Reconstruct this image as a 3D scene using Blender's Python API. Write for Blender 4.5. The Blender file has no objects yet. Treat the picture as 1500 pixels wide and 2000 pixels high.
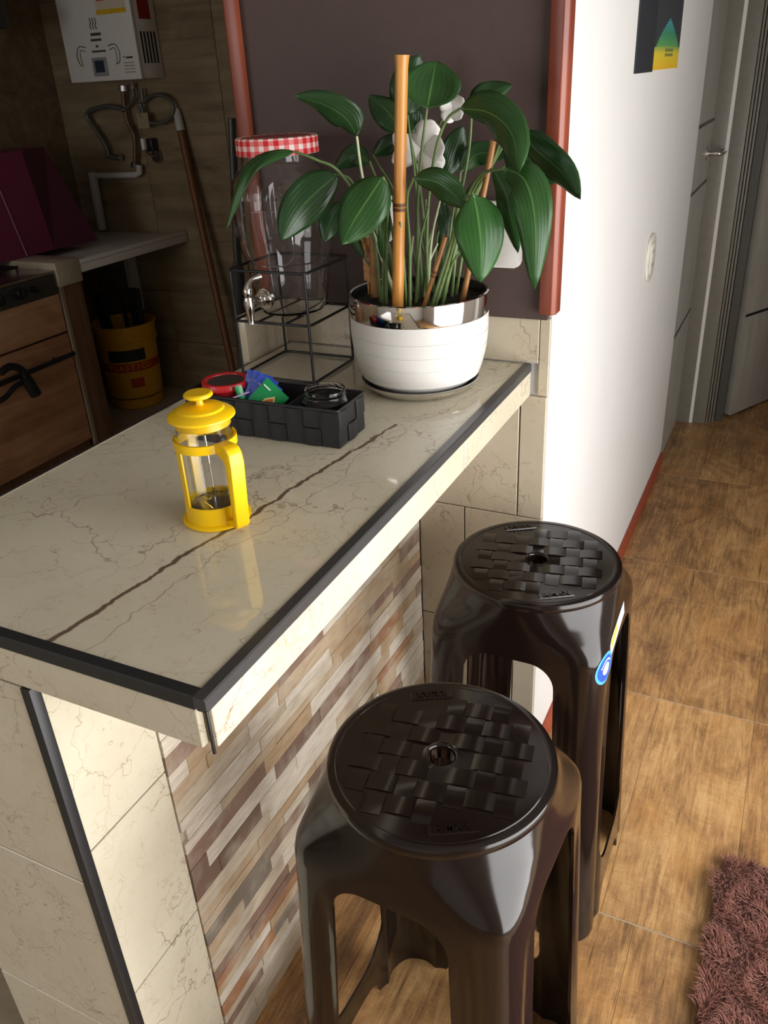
import bpy, bmesh, math, random
from mathutils import Vector, Matrix
R = math.radians
PI = math.pi
random.seed(7)
sc = bpy.context.scene
COL = sc.collection

# ------------------------------------------------------------------ camera
CAM = Vector((0.43423, -0.45918, 1.56101))
CR = Vector((0.901164, 0.430727, -0.048766))
CU = Vector((-0.162986, 0.440925, 0.882621))
CF = Vector((-0.401671, 0.787438, -0.467548))
FPX = 1610.94
cd = bpy.data.cameras.new('camera')
cam = bpy.data.objects.new('camera', cd)
COL.objects.link(cam)
cd.sensor_fit = 'VERTICAL'
cd.sensor_height = 36.0
cd.lens = FPX / 2000 * 36.0
cd.clip_start = 0.02
m = Matrix.Identity(4)
for i in range(3):
    m[i][0] = CR[i]; m[i][1] = CU[i]; m[i][2] = -CF[i]; m[i][3] = CAM[i]
cam.matrix_world = m
sc.camera = cam

# ------------------------------------------------------------------ world, light, exposure
w = bpy.data.worlds.new('world'); sc.world = w; w.use_nodes = True
w.node_tree.nodes['Background'].inputs[0].default_value = (0.75, 0.85, 1.0, 1)
w.node_tree.nodes['Background'].inputs[1].default_value = 1.0
sc.view_settings.view_transform = 'Standard'
sc.view_settings.look = 'None'
sc.view_settings.gamma = 1.0
sc.view_settings.exposure = 0.12
sc.view_settings.use_curve_mapping = False

WIN_X, WIN_Y0, WIN_Y1, WIN_Z0, WIN_Z1 = 1.62, -0.75, 1.15, 0.06, 1.88
def area(name, loc, rot, sx, sy, power, col):
    ld = bpy.data.lights.new(name, 'AREA'); ld.shape = 'RECTANGLE'; ld.size = sx; ld.size_y = sy
    ld.energy = power; ld.color = col
    o = bpy.data.objects.new(name, ld); COL.objects.link(o); o.location = loc; o.rotation_euler = rot
    return o
# daylight entering through the glazed balcony opening in the right-hand wall
area('window_daylight', (WIN_X - 0.02, (WIN_Y0 + WIN_Y1) / 2, (WIN_Z0 + WIN_Z1) / 2), (0, R(90), 0),
     WIN_Z1 - WIN_Z0 - .1, WIN_Y1 - WIN_Y0 - .1, 68, (1.0, 0.975, 0.94))
# unseen window added in the wall behind the camera to brighten the kitchen
KW_X0, KW_X1, KW_Z0, KW_Z1 = -2.7, -1.3, 1.05, 2.15
area('added_kitchen_light', ((KW_X0 + KW_X1) / 2, -2.17, (KW_Z0 + KW_Z1) / 2), (R(90), 0, 0),
     KW_X1 - KW_X0 - .1, KW_Z1 - KW_Z0 - .1, 15, (1.0, 0.97, 0.92))

# ------------------------------------------------------------------ node / material helpers
def hexc(r, g, b):
    f = lambda c: (c / 255 / 12.92) if c / 255 <= 0.04045 else ((c / 255 + 0.055) / 1.055) ** 2.4
    return (f(r), f(g), f(b), 1)
class NT:
    def __init__(s, name):
        s.m = bpy.data.materials.new(name); s.m.use_nodes = True
        s.t = s.m.node_tree; s.b = s.t.nodes['Principled BSDF']
    def n(s, typ, ins=None, **kw):
        nd = s.t.nodes.new('ShaderNode' + typ)
        for k, v in kw.items(): setattr(nd, k, v)
        for k, v in (ins or {}).items(): s.set(nd.inputs[k], v)
        return nd
    def set(s, sock, v):
        if isinstance(v, bpy.types.NodeSocket): s.t.links.new(v, sock)
        elif isinstance(v, bpy.types.Node): s.t.links.new(v.outputs[0], sock)
        else: sock.default_value = v
    def math(s, op, a, b=0.0, c=None, clamp=False):
        nd = s.n('Math', operation=op, use_clamp=clamp); s.set(nd.inputs[0], a); s.set(nd.inputs[1], b)
        if c is not None: s.set(nd.inputs[2], c)
        return nd.outputs[0]
    def vmath(s, op, a, b):
        nd = s.n('VectorMath', operation=op); s.set(nd.inputs[0], a); s.set(nd.inputs[1], b); return nd.outputs[0]
    def noise(s, vec, scale, detail=3, rough=.55, dist=0):
        return s.n('TexNoise', {'Vector': vec, 'Scale': scale, 'Detail': detail, 'Roughness': rough, 'Distortion': dist})
    def ramp(s, fac, stops, interp='LINEAR'):
        nd = s.n('ValToRGB', {'Fac': fac}); cr = nd.color_ramp; cr.interpolation = interp
        while len(cr.elements) < len(stops): cr.elements.new(0.5)
        for e, (p, c) in zip(cr.elements, stops):
            e.position = p; e.color = c if len(c) == 4 else (*c, 1)
        return nd.outputs[0]
    def mix(s, fac, a, b, mode='MIX'):
        nd = s.n('Mix', data_type='RGBA', blend_type=mode); s.set(nd.inputs[0], fac); s.set(nd.inputs[6], a); s.set(nd.inputs[7], b)
        return nd.outputs[2]
    def out(s, color=None, rough=None, bump=None, bstr=.2, bdist=.002, **kw):
        if color is not None: s.set(s.b.inputs['Base Color'], color)
        if rough is not None: s.set(s.b.inputs['Roughness'], rough)
        if bump is not None:
            bn = s.n('Bump', {'Height': bump, 'Strength': bstr, 'Distance': bdist}); s.t.links.new(bn.outputs[0], s.b.inputs['Normal'])
        for k, v in kw.items(): s.set(s.b.inputs[k.replace('_', ' ')], v)
        return s.m
    def pos(s): return s.n('NewGeometry').outputs['Position']
    def obj(s): return s.n('TexCoord').outputs['Object']
    def rnd(s): return s.n('ObjectInfo').outputs['Random']

_mc = {}
def plain(name, col, rough=.5, metal=0.0, var=0.06, scale=40, bump=0.0, **kw):
    """flat colour with a faint procedural mottling"""
    if name in _mc: return _mc[name]
    t = NT(name); c = col if len(col) == 4 else (*col, 1)
    nz = t.noise(t.obj(), scale, 3)
    lo = tuple(max(0, x * (1 - var)) for x in c[:3]) + (1,)
    hi = tuple(min(1, x * (1 + var)) for x in c[:3]) + (1,)
    col_ = t.ramp(nz, [(.3, lo), (.7, hi)])
    t.out(col_, rough, nz.outputs[0] if bump else None, bump, Metallic=metal, **kw)
    _mc[name] = t.m
    return t.m

def marble(name, c1, c2, vein, main=False, rough=.12, vs=3.2, seed=0.0):
    t = NT(name); p = t.vmath('ADD', t.pos(), (seed, seed * 1.7, -seed))
    warp = t.noise(p, 4.5, 4, .6)
    pw = t.vmath('ADD', p, t.vmath('MULTIPLY', t.vmath('SUBTRACT', warp.outputs[1], (.5, .5, .5)), (.34, .34, .34)))
    w2 = t.noise(p, 22, 4, .65)
    pw = t.vmath('ADD', pw, t.vmath('MULTIPLY', t.vmath('SUBTRACT', w2.outputs[1], (.5, .5, .5)), (.045, .045, .045)))
    cloud = t.noise(p, 3.0, 4, .6)
    base = t.ramp(cloud, [(.3, c1), (.72, c2)])
    fine = t.noise(p, 60, 4, .7)
    base = t.mix(t.math('MULTIPLY', t.ramp(fine, [(.55, (0, 0, 0)), (.8, (1, 1, 1))]), .22), base, hexc(140, 118, 90))
    def lines(scale, width, thr, vecin):
        vo = t.n('TexVoronoi', {'Vector': vecin, 'Scale': scale}, feature='DISTANCE_TO_EDGE')
        msk = t.noise(p, scale * .9, 2)
        ln = t.ramp(vo.outputs[0], [(0, (1, 1, 1)), (width, (0, 0, 0))])
        return t.math('MULTIPLY', ln, t.ramp(msk, [(thr, (0, 0, 0)), (thr + .1, (1, 1, 1))]))
    l1 = lines(vs, .007, .46, pw)
    l2 = lines(vs * 2.6, .012, .45, pw)
    ps = t.vmath('MULTIPLY', pw, (1.0, 2.6, 1.8))
    l3 = lines(vs * 3.5, .024, .48, ps)
    col = t.mix(t.math('MULTIPLY', l3, .38), base, hexc(150, 116, 78))
    col = t.mix(t.math('MULTIPLY', l2, .5), col, hexc(128, 104, 80))
    col = t.mix(t.math('MULTIPLY', l1, .6), col, vein)
    if main:
        sx = t.n('SeparateXYZ', {0: t.pos()})
        X, Y = sx.outputs[0], sx.outputs[1]
        ny = t.n('TexNoise', {'W': Y, 'Scale': 5.0, 'Detail': 5, 'Roughness': .6}, noise_dimensions='1D')
        ctr = t.math('ADD', t.math('MULTIPLY_ADD', Y, .150, -.226), t.math('MULTIPLY_ADD', ny.outputs[0], .05, -.02))
        d = t.math('ABSOLUTE', t.math('SUBTRACT', X, ctr))
        wn = t.n('TexNoise', {'W': Y, 'Scale': 22.0, 'Detail': 3}, noise_dimensions='1D')
        wd = t.math('MULTIPLY_ADD', wn.outputs[0], .0075, .0005)
        ln = t.math('SUBTRACT', 1.0, t.math('DIVIDE', d, wd), clamp=True)
        ln = t.math('MULTIPLY', t.math('MULTIPLY', ln, 2.2, clamp=True), t.math('LESS_THAN', Y, .69))
        col = t.mix(t.math('MULTIPLY', ln, .92), col, hexc(92, 70, 52))
        # companion hairline
        ctr2 = t.math('ADD', ctr, t.math('MULTIPLY_ADD', warp.outputs[0], .12, -.02))
        d2 = t.math('ABSOLUTE', t.math('SUBTRACT', X, ctr2))
        l5 = t.math('SUBTRACT', 1.0, t.math('DIVIDE', d2, .0012), clamp=True)
        col = t.mix(t.math('MULTIPLY', l5, .6), col, hexc(120, 94, 68))
    return t.out(col, rough, IOR=1.5)

def wood(name, dark, mid, light, axis=1, rough=.4, grain=26, random_offset=True, bstr=.08, spots=True, rndmix=.5):
    t = NT(name); p = t.obj()
    if random_offset:
        rv = t.n('CombineXYZ', {0: t.math('MULTIPLY', t.rnd(), 37.0), 1: t.math('MULTIPLY', t.rnd(), 91.0), 2: t.math('MULTIPLY', t.rnd(), 13.0)})
        p = t.vmath('ADD', p, rv)
    sv = [grain, grain, grain]; sv[axis] = grain * .07
    st = t.vmath('MULTIPLY', p, tuple(sv))
    g1 = t.noise(st, 1.0, 5, .65, .6)
    big = [3.0, 3.0, 3.0]; big[axis] = 1.4
    g2 = t.noise(t.vmath('MULTIPLY', p, tuple(big)), 1.6, 5, .65, 1.2)
    f = t.math('ADD', t.math('MULTIPLY', g1.outputs[0], .5), t.math('MULTIPLY', g2.outputs[0], .5))
    f = t.math('ADD', f, t.math('MULTIPLY_ADD', t.rnd(), .12 * rndmix * 2, -.06 * rndmix * 2))
    col = t.ramp(f, [(.34, dark), (.5, mid), (.66, light)])
    if spots:
        sp = t.noise(t.vmath('MULTIPLY', p, (1.0, .35, 1.0)), 38, 4, .7)
        col = t.mix(t.math('MULTIPLY', t.ramp(sp, [(.55, (0, 0, 0)), (.74, (1, 1, 1))]), .4), col, dark)
    return t.out(col, rough, f, bstr, .003)

CREAM1, CREAM2 = hexc(196, 187, 164), hexc(218, 210, 190)
M = {}
M['marble_top'] = marble('marble_top', hexc(204, 196, 174), hexc(222, 215, 196), hexc(110, 84, 60), main=True, rough=.055)
M['marble'] = marble('marble_tile', CREAM1, CREAM2, hexc(120, 92, 66), rough=.2, seed=3.1)
M['marble_pillar'] = marble('marble_pillar', hexc(186, 174, 152), hexc(206, 196, 176), hexc(110, 82, 58), rough=.22, seed=8.4)
M['trim'] = plain('black_trim', (.016, .016, .017), .42, .0)
M['trim_lit'] = plain('black_trim_lit', (.050, .048, .050), .3)  # lighter copy of the black trim, window light painted into the right edge
M['grout'] = plain('grout', hexc(176, 164, 142), .8)
M['wall_white'] = plain('wall_white', (.75, .745, .735), .55, var=.015, scale=6)
M['ceiling'] = plain('ceiling_white', (.36, .34, .31), .8)
M['stool'] = plain('stool_plastic', hexc(25, 17, 14), .14, var=.03, IOR=1.5, Specular_IOR_Level=.42)
M['stool_in'] = M['stool']
def floorm():
    t = NT('floor_wood'); r_ = t.rnd()
    rv = t.n('CombineXYZ', {0: t.math('MULTIPLY', r_, 37.0), 1: t.math('MULTIPLY', r_, 91.0), 2: 0.0})
    p = t.vmath('ADD', t.obj(), rv)
    grain = t.noise(t.vmath('MULTIPLY', p, (95, 7, 1)), 1.0, 5, .7, .8)
    fibre = t.noise(t.vmath('MULTIPLY', p, (420, 34, 1)), 1.0, 3, .6)
    patch = t.noise(t.vmath('MULTIPLY', p, (9, 5, 1)), 1.0, 6, .72, .7)
    saw = t.noise(t.vmath('MULTIPLY', p, (14, 260, 1)), 1.0, 2, .5)
    f = t.math('ADD', t.math('MULTIPLY', grain.outputs[0], .38), t.math('MULTIPLY', patch.outputs[0], .46))
    f = t.math('ADD', f, t.math('ADD', t.math('MULTIPLY', fibre.outputs[0], .12), t.math('MULTIPLY', saw.outputs[0], .07)))
    f = t.math('ADD', f, t.math('MULTIPLY_ADD', r_, .10, -.05))
    col = t.ramp(f, [(.36, hexc(96, 70, 48)), (.46, hexc(142, 106, 70)), (.54, hexc(178, 136, 88)), (.66, hexc(214, 172, 118))])
    warm = t.noise(t.vmath('MULTIPLY', p, (6, 3, 1)), 1.3, 3)
    col = t.mix(t.math('MULTIPLY', t.ramp(warm, [(.5, (0, 0, 0)), (.72, (1, 1, 1))]), .35), col, hexc(206, 146, 78))
    crk = t.noise(t.vmath('MULTIPLY', p, (70, 3.2, 1)), 1.0, 3, .6)
    col = t.mix(t.math('MULTIPLY', t.ramp(crk, [(.66, (0, 0, 0)), (.74, (1, 1, 1))]), .75), col, hexc(60, 44, 32))
    sp = t.noise(p, 150, 4, .7)
    col = t.mix(t.math('MULTIPLY', t.ramp(sp, [(.56, (0, 0, 0)), (.7, (1, 1, 1))]), .35), col, hexc(104, 74, 48))
    return t.out(col, .4, f, .1, .002)
M['floor_wood'] = floorm()
M['kitchen_tile'] = wood('kitchen_tile', hexc(106, 90, 70), hexc(134, 116, 90), hexc(156, 138, 110), 0, .35, 22, spots=False, rndmix=.2)
M['cab_wood'] = wood('cabinet_wood', hexc(172, 122, 90), hexc(206, 156, 118), hexc(226, 182, 144), 1, .4, 24, spots=False)
M['post_wood'] = wood('post_wood', hexc(84, 60, 46), hexc(110, 80, 60), hexc(128, 96, 74), 2, .45, 24, spots=False)
M['frame_wood'] = wood('frame_wood', hexc(96, 42, 28), hexc(132, 62, 42), hexc(150, 78, 54), 2, .35, 20, spots=False)
M['board'] = plain('brown_board', hexc(74, 58, 55), .6, var=.05)
M['yellow'] = plain('yellow_plastic', hexc(246, 200, 6), .3, var=.02, Subsurface_Weight=.0)
M['chrome'] = plain('chrome', (.72, .70, .68), .07, 1.0, var=.01)
M['steel'] = plain('steel', (.45, .45, .45), .25, 1.0, var=.05)
M['black'] = plain('black_plastic', (.012, .012, .013), .35)
M['black_matte'] = plain('black_matte', (.014, .014, .016), .7)
M['wire'] = plain('black_wire', (.01, .01, .011), .4)
M['pot'] = plain('white_ceramic', (.64, .625, .60), .3, var=.015, scale=8)
M['soil'] = plain('soil', (.012, .009, .007), .95, var=.5, scale=160, bump=.8)
M['red_base'] = plain('baseboard_red', hexc(150, 70, 48), .45, var=.1)
M['cream_plastic'] = plain('cream_plastic', (.70, .68, .60), .35)
M['door'] = wood('door_grey', hexc(150, 147, 138), hexc(164, 161, 152), hexc(176, 173, 164), 2, .4, 30, spots=False, rndmix=0)
M['jamb'] = plain('door_jamb', hexc(122, 118, 108), .4)
M['jamb_dark'] = plain('door_jamb_dark', hexc(74, 72, 66), .4)
M['purple'] = plain('purple_case', hexc(128, 48, 84), .5, var=.06)
M['purple_shaded'] = plain('purple_case_shaded', hexc(84, 34, 56), .55, var=.06)  # same purple darkened, shade painted into the side away from the window
M['bucket'] = plain('bucket_yellow', hexc(206, 150, 20), .45)
M['bucket_print'] = plain('bucket_red_print', hexc(170, 50, 24), .5)
M['white_app'] = plain('appliance_white', (.74, .72, .69), .35, var=.02)
M['pipe_white'] = plain('pvc_pipe', (.5, .49, .46), .5)
M['hose'] = plain('braided_hose', (.14, .14, .13), .45, .5, var=.3, scale=300)
M['copper'] = plain('copper', (.16, .09, .055), .45, .3)
M['bamboo'] = None

def glassm(name, tint=(1, 1, 1)):
    t = NT(name); return t.out((*tint, 1), .02, Transmission_Weight=1.0, IOR=1.3)
M['glass'] = glassm('clear_glass')
def bamboom():
    t = NT('bamboo'); p = t.obj()
    nz = t.noise(t.vmath('MULTIPLY', p, (60, 60, 6)), 1.0, 4)
    t.out(t.ramp(nz, [(.3, hexc(176, 112, 44)), (.7, hexc(214, 154, 78))]), .35, nz.outputs[0], .05); return t.m
M['bamboo'] = bamboom()
M['bamboo_old'] = plain('bamboo_old', hexc(150, 104, 56), .45, var=.25, scale=30)
M['bamboo_node'] = plain('bamboo_node', hexc(96, 58, 26), .5)

# ------------------------------------------------------------------ mesh helpers
def mesh_obj(name, verts, faces, mat, parent=None, smooth=False, loc=None, angle=35):
    me = bpy.data.meshes.new(name); me.from_pydata([tuple(v) for v in verts], [], faces); me.update()
    return link(name, me, mat, parent, smooth, loc, angle)
def link(name, me, mat, parent=None, smooth=False, loc=None, angle=35):
    mats = mat if isinstance(mat, (list, tuple)) else [mat]
    if not me.materials:
        for k in mats: me.materials.append(k)
    if smooth:
        me.polygons.foreach_set('use_smooth', [True] * len(me.polygons))
        me.set_sharp_from_angle(angle=R(angle))
    o = bpy.data.objects.new(name, me); COL.objects.link(o)
    if parent: o.parent = parent
    if loc: o.location = loc
    return o
def bm_obj(name, bm, mat, parent=None, smooth=False, loc=None, angle=35):
    bmesh.ops.recalc_face_normals(bm, faces=bm.faces[:])
    me = bpy.data.meshes.new(name); bm.to_mesh(me); bm.free()
    return link(name, me, mat, parent, smooth, loc, angle)
def thing(name, label, cat, loc=(0, 0, 0), rz=0, group=None):
    o = bpy.data.objects.new(name, None); COL.objects.link(o); o.empty_display_size = .05
    o.location = loc; o.rotation_euler = (0, 0, rz)
    return tag(o, label, cat, group)
def tag(o, label, cat=None, group=None):
    o['label'] = label
    if cat: o['category'] = cat
    if group: o['group'] = group
    return o
def struct(o, label=None):
    o['kind'] = 'structure'
    if label: o['label'] = label; 
    return o
def bm_box(bm, x0, x1, y0, y1, z0, z1, bev=0.0, seg=2, mi=0):
    r = bmesh.ops.create_cube(bm, size=1.0)
    vs = r['verts']
    for v in vs:
        v.co = Vector(((x0 + x1) / 2 + v.co.x * (x1 - x0), (y0 + y1) / 2 + v.co.y * (y1 - y0), (z0 + z1) / 2 + v.co.z * (z1 - z0)))
    if bev > 0:
        es = list({e for v in vs for e in v.link_edges})
        r2 = bmesh.ops.bevel(bm, geom=es, offset=bev, segments=seg, affect='EDGES', profile=.5)
        fs = {f for v in r2['verts'] for f in v.link_faces}
    else:
        fs = {f for v in vs for f in v.link_faces}
    for f in fs: f.material_index = mi
    return fs
def box(name, x0, x1, y0, y1, z0, z1, mat, parent=None, bev=0.0, seg=2):
    bm = bmesh.new(); bm_box(bm, x0, x1, y0, y1, z0, z1, bev, seg)
    return bm_obj(name, bm, mat, parent, smooth=bev > 0)
def lathe(name, prof, mat, parent=None, seg=64, loc=None, closed=False, angle=35):
    """prof: list of (r,z); open ends are closed to the axis when r==0"""
    verts, faces, rings = [], [], []
    for r, z in prof:
        if r <= 1e-6:
            rings.append([len(verts)]); verts.append((0, 0, z))
        else:
            rings.append(list(range(len(verts), len(verts) + seg)))
            verts += [(r * math.cos(2 * PI * k / seg), r * math.sin(2 * PI * k / seg), z) for k in range(seg)]
    pairs = list(zip(rings[:-1], rings[1:]))
    if closed: pairs.append((rings[-1], rings[0]))
    for a, b in pairs:
        for k in range(seg):
            k2 = (k + 1) % seg
            if len(a) == 1 and len(b) == 1: continue
            if len(a) == 1: faces.append((a[0], b[k2], b[k]))
            elif len(b) == 1: faces.append((a[k], a[k2], b[0]))
            else: faces.append((a[k], a[k2], b[k2], b[k]))
    bm = bmesh.new(); me = bpy.data.meshes.new(name); me.from_pydata(verts, [], faces); bm.from_mesh(me); bpy.data.meshes.remove(me)
    return bm_obj(name, bm, mat, parent, True, loc, angle)
def catmull(pts, n=8):
    P = [Vector(p) for p in pts]; out = []
    if len(P) < 3:
        return [P[0].lerp(P[-1], i / n) for i in range(n + 1)]
    E_ = [P[0] * 2 - P[1]] + P + [P[-1] * 2 - P[-2]]
    for i in range(1, len(E_) - 2):
        a, b, c, d = E_[i - 1:i + 3]
        for k in range(n):
            t = k / n
            out.append(.5 * ((2 * b) + (c - a) * t + (2 * a - 5 * b + 4 * c - d) * t * t + (3 * b - a - 3 * c + d) * t ** 3))
    out.append(P[-1]); return out
def tube_geo(path, rad, sides=8, closed=False):
    P = [Vector(p) for p in path]; n = len(P); verts, faces = [], []
    nrm = None
    for i in range(n):
        if closed: tg = (P[(i + 1) % n] - P[i - 1])
        else: tg = P[min(i + 1, n - 1)] - P[max(i - 1, 0)]
        tg.normalize()
        if nrm is None:
            nrm = tg.orthogonal().normalized()
        else:
            nrm = (nrm - tg * nrm.dot(tg)).normalized()
        bi = tg.cross(nrm); r = rad[i] if isinstance(rad, (list, tuple)) else rad
        for k in range(sides):
            a = 2 * PI * k / sides; verts.append(P[i] + (nrm * math.cos(a) + bi * math.sin(a)) * r)
    for i in range(n if closed else n - 1):
        j = (i + 1) % n
        for k in range(sides):
            k2 = (k + 1) % sides
            faces.append((i * sides + k, i * sides + k2, j * sides + k2, j * sides + k))
    if not closed:
        faces.append(tuple(range(sides))[::-1]); faces.append(tuple(range((n - 1) * sides, n * sides)))
    return verts, faces
def tube(name, path, rad, mat, parent=None, sides=8, closed=False):
    v, f = tube_geo(path, rad, sides, closed)
    return mesh_obj(name, v, f, mat, parent, True, angle=60)
def prism(name, pts, axis, a, b, mat, parent=None, bev=0.0):
    """extrude 2-D polygon pts along axis ('x': pts are (y,z), 'y': (x,z), 'z': (x,y)) from a to b"""
    def mk(p, t):
        return {'x': (t, p[0], p[1]), 'y': (p[0], t, p[1]), 'z': (p[0], p[1], t)}[axis]
    n = len(pts); bm = bmesh.new()
    va = [bm.verts.new(mk(p, a)) for p in pts]; vb = [bm.verts.new(mk(p, b)) for p in pts]
    bm.faces.new(va); bm.faces.new(vb[::-1])
    for i in range(n): bm.faces.new((va[i], va[(i + 1) % n], vb[(i + 1) % n], vb[i]))
    if bev > 0:
        bmesh.ops.bevel(bm, geom=[e for e in bm.edges], offset=bev, segments=2, affect='EDGES', profile=.5)
    return bm_obj(name, bm, mat, parent, smooth=bev > 0)
def text_obj(name, s, size, depth, mat, parent, matrix, align='CENTER'):
    c = bpy.data.curves.new(name, 'FONT'); c.body = s; c.size = size; c.extrude = depth; c.align_x = align; c.align_y = 'CENTER'
    c.resolution_u = 3; c.offset = .0002 if size < .02 else 0.0
    o = bpy.data.objects.new(name, c); COL.objects.link(o)
    dg = bpy.context.evaluated_depsgraph_get(); me = bpy.data.meshes.new_from_object(o.evaluated_get(dg))
    bpy.data.objects.remove(o); bpy.data.curves.remove(c)
    me.transform(matrix); me.materials.clear()
    return link(name, me, mat, parent)
def frame_matrix(o, ux, uy):
    ux = Vector(ux).normalized(); uy = Vector(uy); uy = (uy - ux * uy.dot(ux)).normalized(); uz = ux.cross(uy)
    m = Matrix.Identity(4)
    for i in range(3): m[i][0] = ux[i]; m[i][1] = uy[i]; m[i][2] = uz[i]; m[i][3] = o[i]
    return m
def at(px, py, x=None, y=None, z=None):
    """world point seen at photo pixel (px,py) on a plane x=, y= or z= (used to measure the photograph)"""
    d = CF + CR * ((px - 750) / FPX) - CU * ((py - 1000) / FPX)
    if x is not None: k = (x - CAM.x) / d.x
    elif y is not None: k = (y - CAM.y) / d.y
    else: k = (z - CAM.z) / d.z
    return CAM + d * k

# ------------------------------------------------------------------ the room
H, T, L, W = 1.05, 0.066, 1.058, 0.546
X1, Y2, XP = -0.25, 0.163, 0.0345
CEIL = 2.45
struct(box('floor', -3.35, 1.95, -2.35, 5.7, -.06, -.0016, M['grout']), 'wood-look plank tiled floor')
FLOOR = bpy.data.objects['floor']
pm = {}
def plank_mesh(wd, ln):
    k = (round(wd, 3), round(ln, 3))
    if k not in pm:
        bm = bmesh.new(); bm_box(bm, -wd / 2 + .0004, wd / 2 - .0004, -ln / 2 + .0020, ln / 2 - .0020, -.0015, 0)
        es = [e for e in bm.edges if all(v.co.z > -.001 for v in e.verts)]
        bmesh.ops.bevel(bm, geom=es, offset=.0004, segments=1, affect='EDGES')
        me = bpy.data.meshes.new('floor_plank'); bm.to_mesh(me); bm.free(); me.materials.append(M['floor_wood']); pm[k] = me
    return pm[k]
yrows = [-2.16, -1.44, -.72, 0, .72, 1.44, 2.16, 2.90, 3.62, 4.34, 5.06]
offs = [.2, .33, .12, .355, .286, .286, .33, .21, .3, .25]
for r_ in range(len(yrows) - 1):
    y0, y1 = yrows[r_], yrows[r_ + 1]
    wd = .245
    k0 = math.ceil((-.25 - offs[r_]) / wd) - 2
    for k in range(k0, 8):
        xa, xb = offs[r_] + k * wd, offs[r_] + (k + 1) * wd
        if xa < -.49: continue
        lim = 1.63 if y1 < 2.2 else 1.03
        if xb > lim: break
        if xb < .04 and y0 > 1.1: continue
        o = bpy.data.objects.new('floor_plank', plank_mesh(wd, y1 - y0)); COL.objects.link(o)
        o.parent = FLOOR; o.location = ((xa + xb) / 2, (y0 + y1) / 2, 0)
struct(box('ceiling', -3.35, 1.95, -2.35, 5.7, CEIL, CEIL + .06, M['ceiling']))
struct(box('wall_left', -3.30, -3.20, -2.3, 3.27, -.01, CEIL, M['kitchen_tile']))
WB = struct(box('wall_back', -3.20, -.10, 3.18, 3.27, -.01, CEIL, M['grout']), 'kitchen back wall of dark wood-look tiles')
tm = {}
def tile_mesh(key, sx, sy, sz, mat, gap=.0015, bev=.001):
    if key not in tm:
        bm = bmesh.new(); bm_box(bm, -sx / 2 + (gap if sx > .03 else 0), sx / 2 - (gap if sx > .03 else 0), -sy / 2 + (gap if sy > .03 else 0), sy / 2 - (gap if sy > .03 else 0), -sz / 2 + gap, sz / 2 - gap, bev, 1)
        me = bpy.data.meshes.new(key); bm.to_mesh(me); bm.free(); me.materials.append(mat); tm[key] = me
    return tm[key]
def place_tile(name, key, dims, mat, loc, parent):
    o = bpy.data.objects.new(name, tile_mesh(key, *dims, mat)); COL.objects.link(o); o.location = loc; o.parent = parent
    return o
KT = .433
for c in range(6):
    for r_ in range(9):
        x0 = -3.2 + c * .52 + (0 if r_ % 2 else -.0)
        z0 = r_ * .28 + .0
        if z0 + .28 > CEIL: break
        place_tile('wall_tile', 'kitchen_wall_tile', (.52, .01, .28), M['kitchen_tile'], (x0 + .26, 3.175, z0 + .14), WB)
PC = struct(box('wall_pillar', -.587, -.10, 1.068, 1.35, -.01, CEIL, M['wall_white']), 'wall pier at the end of the counter')
struct(box('wall_hall', -.10, XP, 1.068, 3.0, -.01, CEIL, M['wall_white']), 'white wall running along the hall')
struct(box('wall_hall_far', -.10, XP - .02, 3.0, 5.6, -.01, CEIL, M['wall_white']))
struct(box('wall_hall_right', 1.05, 1.15, 2.0, 5.6, -.01, CEIL, M['wall_white']))
struct(box('wall_return', 1.15, 1.75, 2.0, 2.1, -.01, CEIL, M['wall_white']))
struct(box('wall_hall_end', -.10, 1.15, 5.6, 5.7, -.01, CEIL, M['wall_white']))
wfr = bmesh.new()
bm_box(wfr, -3.3, KW_X0, -2.3, -2.2, -.01, CEIL); bm_box(wfr, KW_X1, 1.75, -2.3, -2.2, -.01, CEIL)
bm_box(wfr, KW_X0, KW_X1, -2.3, -2.2, -.01, KW_Z0); bm_box(wfr, KW_X0, KW_X1, -2.3, -2.2, KW_Z1, CEIL)
struct(bm_obj('wall_front', wfr, M['wall_white']))
wf2 = bmesh.new()
for (a, b, c, d) in [(KW_X0, KW_X1, KW_Z0, KW_Z0 + .04), (KW_X0, KW_X1, KW_Z1 - .04, KW_Z1), (KW_X0, KW_X0 + .04, KW_Z0, KW_Z1), (KW_X1 - .04, KW_X1, KW_Z0, KW_Z1)]:
    bm_box(wf2, a, b, -2.28, -2.22, c, d)
struct(bm_obj('added_window', wf2, M['jamb']))  # frame of the added kitchen window, never in view
box('pane', KW_X0 + .04, KW_X1 - .04, -2.255, -2.25, KW_Z0 + .04, KW_Z1 - .04, M['glass'], bpy.data.objects['added_window'])
# right wall with its glazed opening
wr = bmesh.new()
bm_box(wr, 1.65, 1.75, -2.2, WIN_Y0, -.01, CEIL); bm_box(wr, 1.65, 1.75, WIN_Y1, 2.0, -.01, CEIL)
bm_box(wr, 1.65, 1.75, WIN_Y0, WIN_Y1, -.01, WIN_Z0); bm_box(wr, 1.65, 1.75, WIN_Y0, WIN_Y1, WIN_Z1, CEIL)
struct(bm_obj('wall_right', wr, M['wall_white']))
wf = bmesh.new()
for (a, b, c, d) in [(WIN_Y0, WIN_Y1, WIN_Z0, WIN_Z0 + .04), (WIN_Y0, WIN_Y1, WIN_Z1 - .04, WIN_Z1), (WIN_Y0, WIN_Y0 + .04, WIN_Z0, WIN_Z1), (WIN_Y1 - .04, WIN_Y1, WIN_Z0, WIN_Z1)]:
    bm_box(wf, 1.67, 1.73, a, b, c, d)
struct(bm_obj('window_1', wf, M['jamb']))
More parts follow.
